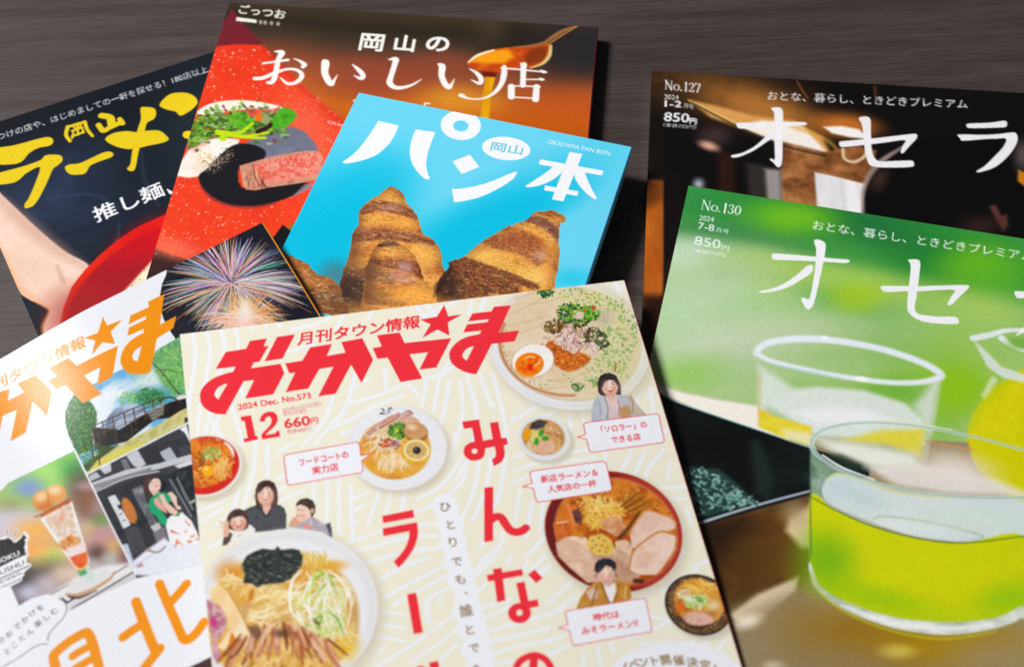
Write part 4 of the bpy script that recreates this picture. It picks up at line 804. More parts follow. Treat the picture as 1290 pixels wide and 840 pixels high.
# ================================================================== town magazine with orange lettering, lower left
def town_orange():
    p = Page("town_magazine", (0.0, .05, -3.6), [(0, 455), (61, 420), (209, 350), (253.3, 327.5), (331.7, 289)], [(331.7, 289), (397.5, 395)], 210, 285, 3.6, "TR")
    p.bend = lambda u, v: 5.2 * sst(58, 122, u) * (1 - sst(30, 125, v))      # top edge humped over the copies below, shaped to catch the lamp's glare
    p.canvas([(-6, 458), (332, 286), (400, 398), (275, 560), (275, 850), (-8, 850)], .3, (244, 245, 250))
    R = random.Random(21); O = (250, 152, 8)
    # fireworks
    fw = "fireworks_photo"
    p.poly([(209.7, 345), (209.7, 335), (332, 276), (412, 398), (300, 460), (226, 434), (215, 418), (206, 402), (201.5, 386), (201.5, 372), (204, 358)], mixn([(24, 25, 36), (30, 30, 42), (38, 36, 48)], 12, 4), fw)
    old = p.clip; m = np.zeros(p.U.shape); m[p.pid == p.key(fw)] = 1; p.clip = m
    p.blob((290, 356), 30, 22, (120, 80, 120), .4); p.blob((345, 318), 10, 8, (60, 60, 78), .6)
    pal = [(255, 170, 190), (255, 205, 140), (255, 235, 200), (150, 230, 210), (160, 170, 240), (220, 160, 240), (250, 150, 90), (255, 255, 250), (90, 190, 170)]
    for i in range(470):
        an = R.uniform(0, 6.283); L1 = R.gauss(66, 12); r0 = R.choice((R.uniform(0, 14), R.uniform(14, 45)))
        if math.sin(an) > .3: L1 *= .78
        cx, cy = 291 + R.gauss(0, 2), 357 + R.gauss(0, 2); dr = 9
        pts = []
        for t in (0, .35, .7, 1):
            rr = r0 + (L1 - r0) * t; pts.append((cx + rr * math.cos(an) * 1.16, cy + rr * math.sin(an) * .95 + dr * (rr / 66) ** 2 * 1.3))
        f = r0 / 50; c = R.choice(pal[:3] + pal[4:8]) if R.random() > f else R.choice(pal)
        if L1 - r0 > 8 and R.random() < .5 and r0 > 12: c = R.choice(pal[3:6] + [pal[8], pal[1]])
        w = R.uniform(.3, .55); p.line(pts, [w * .6, w, w, w * .4], c, sm=False, soft=.25, a=R.uniform(.6, 1))
    for i in range(420):
        an = R.uniform(0, 6.283); r0 = R.uniform(0, 12); L1 = R.gauss(30, 9); cx, cy = 314 + R.gauss(0, 4), 398 + R.gauss(0, 4)
        pts = [(cx + rr * math.cos(an) * 1.15, cy + rr * math.sin(an) * .9 + 5 * (rr / 40) ** 2) for rr in (r0, (r0 + L1) / 2, L1)]
        p.line(pts, [.3, .42, .2], R.choice(((255, 214, 120), (255, 190, 90), (240, 150, 70), (255, 236, 190), (250, 180, 150))), sm=False, soft=.25, a=R.uniform(.5, .95))
    for i in range(220):
        an = R.uniform(-.5, 3.6); r1 = R.uniform(14, 44); cx, cy = 300 + R.gauss(0, 7), 402 + R.gauss(0, 4)
        p.line([(cx, cy), (cx + r1 * .6 * math.cos(an), cy + r1 * .3 * math.sin(an)), (cx + r1 * math.cos(an), cy + r1 * .62 * math.sin(an) + 4)], [.5, .5, .3], R.choice(((255, 220, 200), (240, 150, 120), (255, 240, 220), (226, 120, 90))), sm=False, soft=.3, a=.7)
    p.blob((308, 394), 9, 14, (255, 250, 244), .95); p.blob((305, 404), 14, 10, (255, 220, 200), .7)
    p.clip = old
    # glade with a glass dome on a timber deck
    g = "campsite_photo"; tz = zz(0, 420, 6)
    out = [(92.5, 497.5), (160, 462), (226.5, 424), (236.5, 434), (239, 531), (215, 542.6), (182, 559.6), (109.5, 596), (101, 578), (93, 563), (86, 547), (82, 532), (82, 520), (86, 508)]
    p.poly(out, (128, 190, 230), g)
    m = np.zeros(p.U.shape); m[p.pid == p.key(g)] = 1; p.clip = m
    def sky(U, V): n = fbm(U / 16, V / 10, 3); t = sst(.48, .66, n)[..., None]; return C((112, 184, 230)) * (1 - t) + C((240, 246, 250)) * t
    p.put((slice(None), slice(None)), np.ones(p.U.shape), sky)
    p.blob((190, 476), 40, 14, (244, 248, 250), .9, -.4); p.blob((132, 512), 12, 8, (236, 244, 250), .9); p.blob((160, 466), 26, 12, (92, 172, 226), .8, -.4)
    def leaves(c, rx, ry, n, cols, rot=0., w=(.5, 1.6), a=.9):
        for i in range(n):
            an = R.uniform(0, 6.283); rr = math.sqrt(R.random()); x = rr * math.cos(an) * rx; y = rr * math.sin(an) * ry
            x, y = x * math.cos(rot) - y * math.sin(rot), x * math.sin(rot) + y * math.cos(rot)
            p.ell((c[0] + x, c[1] + y), R.uniform(*w), R.uniform(*w) * .7, R.choice(cols), soft=.4, rot=R.uniform(0, 3), a=a)
    gr = [(40, 96, 40), (62, 130, 48), (88, 160, 58), (120, 186, 74), (30, 74, 34), (52, 112, 46)]; lg = [(120, 196, 70), (150, 210, 96), (90, 176, 70), (180, 222, 130)]
    p.poly([(80, 500), (100, 497), (116, 508), (122, 520), (121, 535), (116, 545), (116, 566), (80, 580)], (48, 104, 44), soft=1.5, sm=False)
    leaves((100, 532), 22, 36, 420, gr + lg[:1])
    p.poly([(190, 448), (228, 420), (240, 430), (240, 500), (222, 500), (205, 485), (196, 470)], (90, 160, 74), soft=4, a=.75)
    leaves((218, 455), 26, 34, 420, gr[1:4] + lg, -.3); leaves((182, 470), 20, 14, 140, lg + [(200, 224, 190)], -.3, (.3, 1)); leaves((224, 480), 16, 20, 160, lg)
    p.line([(190, 455), (205, 470), (222, 492), (238, 505)], [.5, .7, .9, 1], (84, 80, 60)); p.line([(200, 466), (214, 466), (226, 470)], [.5, .4, .3], (90, 86, 66)); p.line([(238, 506), (232, 470), (236, 440)], [1, .8, .5], (80, 74, 58))
    p.blob((190, 500), 20, 10, (60, 140, 84), .95); leaves((188, 499), 18, 10, 200, [(44, 118, 66), (70, 150, 90), (34, 96, 56), (100, 176, 90)]); leaves((162, 502), 12, 9, 110, lg)
    p.poly([(131, 540), (136, 524), (146, 514), (160, 508), (174, 509), (184, 518), (184, 522), (150, 540), (131, 547)], mixn([(206, 222, 236), (150, 170, 196), (110, 126, 150)], 6, 4), soft=.8)
    for dx in (0, 9, 18, 27): p.line([(136 + dx, 540 - dx * .5), (143 + dx, 520 - dx * .3)], .4, (96, 112, 136), a=.6)
    p.ell((230, 505), 9, 8, (228, 228, 226), soft=1)
    # underside of the deck, lawn, rails
    p.poly([(116, 538), (150, 541), (182, 522), (215, 506), (240, 500), (240, 524), (196, 528), (160, 556), (120, 566)], mixn([(46, 42, 40), (30, 28, 28), (64, 54, 48)], 3, 5), soft=.8)
    p.poly([(100, 596), (118, 572), (152, 560), (178, 546), (198, 536), (226, 518), (242, 510), (242, 540), (110, 604)], mixn([(206, 198, 124), (222, 212, 150), (180, 180, 90)], 6, 3, sy=.3, ang=-.5), soft=1)
    p.poly([(106, 582), (124, 572), (126, 560), (140, 562), (150, 560), (126, 578), (112, 594), (104, 592)], (60, 82, 40), soft=1.5); leaves((112, 570), 15, 14, 160, gr)
    p.poly([(109, 596), (122, 580), (150, 566), (182, 556), (182, 560)], (226, 214, 90), soft=1.5, a=.9)
    br = (96, 66, 52)
    for a, b, w in (((116, 537), (201, 501), .8), ((117, 542), (202, 507), .5), ((118, 547), (204, 512), .5), ((117, 551), (183, 521), .7), ((144, 537), (183, 520), 1.0)): p.line([a, b], w, br if w < 1 else (220, 220, 216))
    for x in (116, 129, 142, 156, 168, 181, 192, 202): p.line([(x, 537 - (x - 116) * .424), (x + 3, 555 - (x - 116) * .424)], .8, br)
    for x, y0, y1 in ((116, 550, 578), (124, 547, 585), (145, 540, 560), (165, 532, 548)): p.line([(x, y0), (x + 1.5, y1)], .9, (78, 58, 50))
    for i in range(7): p.line([(188 + i * 3, 532 - i * 1.2), (194 + i * 2, 520 - i * .5)], .5, (70, 54, 46)); p.line([(186 + i, 520 + i * 1.5), (206, 508 + i * 2)], .4, (200, 196, 186))
    p.line([(200, 505), (214, 500), (230, 508)], [1, 1, 1], (58, 48, 44))
    p.clip = old
    # fruit parfait on a sunny counter
    f = "parfait_photo"; z3 = zz(0, 560, 3); z6 = zz(0, 560, 6); z7 = zz(0, 700, 6)
    out = [(93.3, 567.5), (170.3, 722), (171, 729), (128, 748), (84, 770), (60, 781), (24, 762), (14, 739), (-8, 740), (-8, 624), (4, 615), (10, 608), (22, 602)]
    p.poly(out, (196, 170, 160), f)
    m = np.zeros(p.U.shape); m[p.pid == p.key(f)] = 1; p.clip = m
    for c, rx, ry, col, a in (((40, 600), 60, 30, (150, 214, 110), 1), ((75, 582), 26, 18, (120, 200, 70), .9), ((60, 594), 26, 12, (180, 226, 120), .8), ((96, 592), 16, 12, (56, 160, 64), .9), ((36, 616), 15, 13, (140, 160, 214), .95), ((20, 636), 30, 10, (160, 196, 90), .9), ((12, 640), 12, 8, (146, 130, 90), .7), ((20, 660), 50, 18, (216, 208, 222), .95), ((5, 690), 30, 20, (220, 206, 220), .7),
                              ((104, 616), 16, 20, (110, 76, 76), .95), ((115, 632), 14, 14, (160, 104, 66), .95), ((110, 612), 12, 5, (206, 170, 170), .7), ((126, 640), 10, 10, (226, 206, 222), .9), ((127, 655), 10, 7, (130, 190, 100), .95), ((122, 640), 20, 18, (120, 80, 70), .5), ((110, 670), 8, 10, (220, 190, 130), .9), ((130, 680), 20, 12, (206, 150, 150), .95), ((145, 690), 12, 10, (214, 170, 110), .95), ((122, 698), 10, 10, (96, 70, 64), .95), ((140, 704), 10, 8, (190, 186, 180), .9), ((158, 700), 8, 12, (120, 80, 70), .7),
                              ((46, 668), 24, 13, (250, 186, 96), 1), ((48, 694), 28, 13, (250, 176, 84), 1), ((66, 704), 16, 12, (244, 214, 130), .9), ((60, 714), 14, 12, (190, 206, 80), .95), ((32, 724), 9, 10, (170, 204, 80), .95), ((70, 706), 8, 14, (190, 220, 110), .8),
                              ((28, 738), 16, 22, (60, 52, 58), .95), ((64, 724), 22, 16, (120, 96, 92), .9), ((40, 728), 16, 10, (70, 60, 60), .8), ((60, 734), 16, 10, (216, 206, 220), .8), ((78, 724), 12, 12, (206, 178, 160), .8), ((36, 746), 14, 9, (206, 206, 224), .9), ((90, 722), 16, 8, (236, 210, 190), .8), ((118, 712), 10, 8, (206, 196, 196), .8)):
        p.blob(c, rx * 1.1, ry * 1.1, col, a)
    p.poly([(40, 762), (100, 724), (130, 712), (162, 709), (180, 730), (60, 790)], (238, 236, 238), soft=4)
    p.poly([(88, 760), (140, 734), (172, 716), (176, 732), (90, 776)], (212, 208, 212), soft=3, a=.8)
    for a, b, w, c in (((62, 749), (102, 728), .6, (120, 90, 90)), ((84, 759), (126, 735), 1.1, (90, 62, 66)), ((88, 768), (150, 731), 1.1, (104, 76, 80)), ((150, 731), (168, 720), 1, (104, 76, 80)), ((144, 722), (160, 712), .8, (120, 84, 80))): p.line([a, b], w, c, soft=.5)
    p.ell((112, 735), 32, 14, (232, 230, 228), soft=2, rot=-.42); p.line([(84, 748), (96, 749), (118, 741), (138, 729), (144, 720)], [1.6, 2, 2, 2, 1], (206, 160, 116), soft=1); p.line([(86, 751), (100, 752), (122, 743)], [1, 1.6, .6], (70, 48, 44), soft=1)
    p.line([(78, 753), (86, 758), (92, 752)], 1, (40, 36, 40), soft=.6)
    p.poly([(97, 714), (110, 706), (114, 716), (120, 730), (108, 732)], (210, 226, 220), soft=1.5, a=.9); p.poly([(96, 714), (106, 712), (110, 722), (101, 726)], (60, 160, 90), soft=1.2, a=.85)
    gl = [(50, 652), (90.7, 631.7), (111.7, 706.5), (108, 714), (101, 717.5), (95, 717)]
    p.poly(gl, mixn([(240, 226, 214), (226, 190, 160), (246, 238, 232), (214, 160, 110)], 5, 3, contrast=2), soft=.8)
    p.poly([(50, 652), (54, 651), (92, 706), (96, 717)], (252, 250, 248), soft=.7, a=.8); p.line([(90, 633), (112, 707)], 1, (250, 246, 244), soft=.6)
    p.poly([(68, 686), (90, 672), (102, 680), (96, 690), (84, 694)], mixn([(214, 120, 50), (240, 190, 130), (190, 90, 40)], 2.5, 6, contrast=2), soft=1.5); p.poly([(78, 640), (84, 650), (70, 662)], (236, 170, 140), soft=2, a=.8)
    p.poly([(86, 699), (109, 692), (111, 706), (107, 714), (100, 716), (95, 714)], mixn([(230, 80, 36), (246, 130, 50)], 4, 3), soft=1.2); p.poly([(84, 690), (107, 684), (109, 694), (87, 702)], (244, 226, 224), soft=1.5)
    p.line([(94, 712), (101, 717), (110, 712)], [1, 1.4, 1], (250, 206, 120), soft=.8)
    p.poly([(49, 653), (56, 643), (90, 626), (91, 631), (60, 648)], mixn([(196, 96, 40), (226, 130, 60), (150, 70, 36)], 3, 4), soft=.6, sm=False); p.line([(43, 651), (60, 644), (90, 628)], [.8, 1.2, .8], (170, 90, 44), soft=.5)
    p.ell((54, 630), 13, 12.5, (232, 150, 70), soft=1.2, rot=-.3); p.ell((71, 621.5), 12.5, 11.5, (236, 160, 80), soft=1.2); p.ell((52, 625), 8, 6, (248, 204, 150), soft=4, rot=-.4); p.ell((69, 617), 8, 6, (248, 214, 166), soft=4); p.line([(60, 620), (61, 630), (62, 636)], [.6, .9, .6], (206, 116, 50), soft=.8); p.blob((57, 638), 10, 4, (206, 110, 40), .7, -.3)
    p.clip = old
    # street with a woman in a green top
    st = "street_photo"; zs = zz(100, 570, 5.6)
    p.poly([(110.5, 597.7), (182, 561.7), (240, 532), (264, 708), (172, 728)], (66, 66, 72), st)
    m = np.zeros(p.U.shape); m[p.pid == p.key(st)] = 1; p.clip = m
    p.poly(zs("60,150 420,-30 800,-120 800,0 680,60 560,90 180,180 90,230"), (58, 60, 66), soft=1)
    for sh, c in (("70,160 120,135 150,170 80,200", (190, 192, 198)), ("140,110 220,70 225,130 180,150", (206, 208, 214)), ("330,20 410,-20 470,80 420,110 380,90", (206, 208, 216)), ("290,50 330,40 360,110 320,120", (120, 122, 130)), ("560,0 640,-40 690,40 620,70", (186, 188, 196)), ("440,-20 540,-60 600,60 480,90", (52, 54, 60)), ("700,-40 800,-60 800,20 720,30", (70, 72, 78))): p.poly(zs(sh), c, soft=.6)
    p.poly(zs("80,215 330,120 560,75 790,10 800,50 560,115 330,170 110,265"), (206, 206, 212), soft=.6)
    for i in range(34):
        x = 105 + i * 12; y = 240 - i * 3.6; p.line(zs(f"{x},{y - 14} {x + 5},{y + 12}"), .8, (120, 122, 130), soft=.3)
    p.line(zs("115,275 330,180 560,130"), .9, (200, 200, 206), soft=.4)
    p.poly(zs("120,280 480,160 640,150 660,420 620,600 480,680 390,760 330,700"), mixn([(40, 42, 48), (54, 56, 62), (30, 32, 38)], 5, 3), soft=1)
    p.poly(zs("200,315 250,295 285,350 300,400 350,480 360,510 310,535 270,450"), (226, 226, 228), soft=.5); p.line(zs("282,435 300,428"), .6, (60, 60, 60)); p.line(zs("305,480 325,472"), .6, (60, 60, 60)); p.poly(zs("265,370 300,360 310,390 280,400"), (50, 50, 54), soft=.5)
    p.ell(zs("352,408")[0], 7, 17.5, mixn([(192, 110, 46), (214, 130, 60), (160, 90, 40)], 2, 4), soft=.6, rot=-.42)
    for i in range(7): p.line(zs(f"{320 + i * 14},{540 + i * -4} {380 + i * 14},{720 - i * 8}"), .5, (96, 98, 104))
    p.poly(zs("370,260 440,225 450,250 470,330 560,520 520,560 480,470 400,330"), mixn([(120, 122, 128), (90, 94, 98), (150, 152, 156)], 4, 5), soft=.8); p.poly(zs("500,520 560,490 580,530 530,560"), (200, 198, 196), soft=.6); p.poly(zs("520,565 600,520 620,600 550,640"), (130, 118, 128), soft=1)
    p.poly(zs("640,150 790,60 830,440 790,470 700,330 650,240"), mixn([(58, 62, 66), (36, 40, 44), (96, 100, 106)], 5, 7), soft=1)
    for a in ("640,190 740,360 790,450", "690,180 800,400", "720,250 760,330"): p.line(zs(a), 1.4, (116, 120, 126), soft=.6)
    p.poly(zs("670,90 790,50 800,80 700,110"), (226, 224, 226), soft=.8); p.poly(zs("770,350 815,325 818,345 780,362"), (150, 180, 150), soft=.6)
    p.poly(zs("370,770 480,680 600,600 660,640 850,600 860,460 900,460 900,900 380,860"), (236, 238, 246), soft=2.5)
    p.poly(zs("290,650 340,640 380,760 370,830 340,740"), (196, 206, 222), soft=1); p.poly(zs("400,790 440,770 455,800 410,815"), (206, 160, 166), soft=1); p.line(zs("390,800 480,740 600,660"), .6, (190, 190, 200)); p.line(zs("480,690 560,700 610,660"), .9, (130, 120, 124), soft=.6); p.ell(zs("490,688")[0], 4, 2, (206, 150, 140), soft=.8)
    pw = "street_photo/woman_photo"
    p.poly(zs("445,240 450,190 480,162 520,155 560,175 574,205 560,190 520,172 500,200 490,260 505,290 490,330 470,290"), (78, 56, 56), pw, soft=.7)
    p.poly(zs("490,200 520,175 560,180 575,215 570,255 545,275 505,280 490,250"), (240, 206, 190), pw, soft=.6); p.line(zs("490,215 520,178 560,178"), 1, (70, 48, 48), soft=.5)
    for q in ("515,212", "545,205"): p.ell(zs(q)[0], .7, .4, (60, 40, 40), soft=.3)
    p.line(zs("535,240 555,228"), .5, (210, 80, 84), soft=.3)
    p.poly(zs("500,270 545,265 575,285 600,330 560,330 520,300"), (238, 190, 170), pw, soft=.6)
    p.poly(zs("495,330 545,285 610,280 640,310 660,340 600,360 560,380 630,480 600,518 575,500 540,445 500,415 490,370"), (30, 170, 112), pw, soft=.6); p.poly(zs("525,330 555,310 570,350 600,380 620,430 570,400 530,360"), (240, 170, 160), soft=.7)
    p.poly(zs("560,300 590,290 620,350 690,410 700,430 680,445 630,420 590,370"), (240, 200, 180), pw, soft=.6); p.poly(zs("620,285 650,275 685,310 690,370 715,380 715,400 690,400 660,350 640,310"), (242, 206, 188), pw, soft=.6); p.poly(zs("680,430 710,420 712,445 690,458"), (40, 170, 110), soft=.6)
    p.poly(zs("610,520 620,470 650,440 700,450 720,415 790,480 830,560 850,620 840,640 700,660 640,640"), (246, 244, 246), pw, soft=.7)
    for i in range(15):
        a, b = R.choice(((690, 500), (780, 495), (790, 575), (690, 630), (780, 635), (660, 550), (830, 600), (740, 560))); p.line([zs(f"{a + R.gauss(0, 8)},{b + R.gauss(0, 8)}")[0], zs(f"{a + R.gauss(0, 24)},{b + R.gauss(0, 14)}")[0]], [1.2, .5], R.choice(((232, 130, 84), (240, 150, 110), (206, 100, 60))), soft=.5, a=.85)
    p.clip = old
    p.line([(93.3, 566), (132, 645), (171, 723)], .9, (246, 247, 251), "front_cover", sm=False)
    p.line([(109.5, 597), (182, 560.6), (240, 531)], .8, (246, 247, 251), "front_cover", sm=False)
    p.poly([(226, 540), (235, 535), (237.5, 545), (241, 560), (233, 545)], (245, 246, 250), "front_cover", soft=1)
    p.text("旅", (232.6, 533), (237.6, 531), (231.8, 526.5), (40, 36, 36), .03, "caption_lettering")
    # emblem over the parfait picture
    e = "emblem"; ze = zz(0, 660, 9.88)
    p.poly(ze("-60,190 60,150 100,155 140,165 180,210 220,180 270,150 290,100 310,90 350,130 365,160 340,220 335,250 350,300 335,330 365,370 340,400 330,420 330,480 385,490 390,520 340,560 300,600 300,640 270,660 280,690 240,720 140,770 -60,850"), (247, 248, 251), e, soft=.35)
    p.poly(ze("-60,220 0,190 60,185 100,165 150,195 165,225 200,225 270,165 300,115 310,145 335,165 300,200 320,215 310,260 300,285 315,330 310,350 340,370 200,430 0,530 -60,560"), (36, 32, 34), e, soft=.25)
    for q in ("92,60 80,130", "205,75 175,150"): p.line(ze(q), 1.6, (247, 248, 251), e, sm=False); p.line(ze(q), .5, (40, 36, 38), sm=False)
    p.text("HOKU", ze("-62,508")[0], ze("248,382")[0], ze("-80,455")[0], (247, 248, 250), .03, e + "/emblem_text"); p.text("KUSHU", ze("-68,665")[0], ze("306,503")[0], ze("-88,605")[0], (44, 40, 42), .02, e + "/emblem_text")
    p.line(ze("-60,702 365,512"), .7, (44, 40, 42), e + "/emblem_text", sm=False)
    p.text("THE NORTH", ze("-60,768")[0], ze("278,622")[0], ze("-72,732")[0], (60, 56, 58), .03, e + "/emblem_text"); p.text("OF OKAYAMA", ze("-50,825")[0], ze("268,690")[0], ze("-58,800")[0], (60, 56, 58), .02, e + "/emblem_text")
    # speech outline and its words
    b = "speech_outline"
    p.poly([(-10, 765), (24, 762.5), (40, 753), (60, 748), (76, 752), (83, 760), (83, 772), (75, 784), (64, 795), (60, 803), (60, 809), (48, 812), (24, 828), (-10, 846)], (245, 246, 250), b, soft=.5)
    p.line([(74, 753), (82, 758.5), (84, 767), (80, 777), (72, 786), (64, 795), (60.5, 801), (60.3, 806)], .55, (84, 78, 84), b, soft=.3); p.line([(60, 810.5), (52, 811), (42, 815), (26, 826), (4, 839), (-8, 843)], .55, (96, 92, 98), b, soft=.3)
    for ch, c in (("の", (1.5, 806)), ("お", (11.5, 798)), ("で", (22, 788.5)), ("か", (31.5, 780)), ("け", (41, 771.5)), ("を", (50.5, 765)), ("と", (9.5, 819.5)), ("こ", (18, 812)), ("と", (27.5, 803)), ("ん", (38, 795)), ("楽", (48, 785)), ("し", (58.5, 777)), ("む", (68, 769.5))):
        p.glyph(ch, c, 9.5, (70, 64, 70), .012, b + "/speech_text", rot=-.12)
    # lettering
    t = "title_lettering"
    p.poly(tz("-60,560 -60,455 0,440 72,420 60,508 182,445 132,378 270,312 392,435 357,625 247,515 195,748 78,812 128,575 20,620 0,725 -20,800 -60,820"), O, t, soft=.15)
    p.poly(tz("372,260 515,185 582,243 892,92 850,325 733,392 757,255 635,318 768,455 625,527 495,392 425,420 363,355 432,322"), O, t, soft=.15)
    p.poly([(129.7, 398.8), (135, 410), (154.2, 402.5), (139.5, 418), (145, 433), (129, 431), (115.5, 447.5), (120, 428.8), (106.3, 425.8), (123.3, 419)], O, t, soft=.15)
    lp = [(190, 468), (186, 470), (180, 471.3), (173, 471.3), (167, 471), (161, 469), (157, 466.5), (153.5, 461), (151.6, 456), (152, 450), (153.3, 445), (156, 439), (160, 433.5), (165, 428.5), (170, 425), (175.5, 421.8), (180.5, 419.5)]
    p.poly([(164.2, 397.5), (187.5, 386.7), (186.7, 380), (206.7, 370.3), (201.7, 408.7), (222, 398), (218.5, 413), (197.5, 426.5)] + lp + [(181.5, 414), (160.3, 423.3), (162.5, 412.5), (183.8, 402), (184.2, 398), (162, 408.3)], O, t, soft=.15, holes=[tz("1070,95 1045,108 1020,130 1005,155 1000,180 1010,200 1040,210")])
    p.text("月刊タウン情報", (-28, 501), (108.5, 436.5), (-30.5, 486), (250, 164, 60), .022, "series_lettering")
    h = "headline_lettering"
    for st_, r in (([(171.3, 757.5), (181, 783), (190, 806), (197, 822)], 6.2), ([(155, 802), (166, 794), (177, 787)], 5.8), ([(201.5, 816), (192, 828), (178, 846)], 6), ([(201, 735), (210, 757), (220, 780), (228, 798), (231, 804), (237, 805), (247, 797), (257, 783)], 5.8), ([(235, 735), (226, 746), (216, 757)], 5.5),
                   ([(73, 850), (67.5, 828), (72, 820), (88, 807), (106, 797), (112, 799), (118, 814), (127, 850)], 6.2), ([(91.5, 826), (100, 820.5), (113, 813.5)], 5.2), ([(94, 842), (104, 836), (118, 828)], 5.2)):
        p.line(st_, r, O, h, soft=.35)
    p.poly([(236, 841), (266, 826.5), (272, 860), (230, 860)], mixn([(60, 40, 38), (90, 60, 56), (40, 26, 26)], 5, 3), "lower_photo", soft=.6)
    p.build("white magazine with orange lettering and a fireworks picture, at lower left", "magazines spread on the table", "magazine", spine=(250, 160, 20), spine_w=.9, pages=(.82, .81, .79), rough=.22, gain=.80)
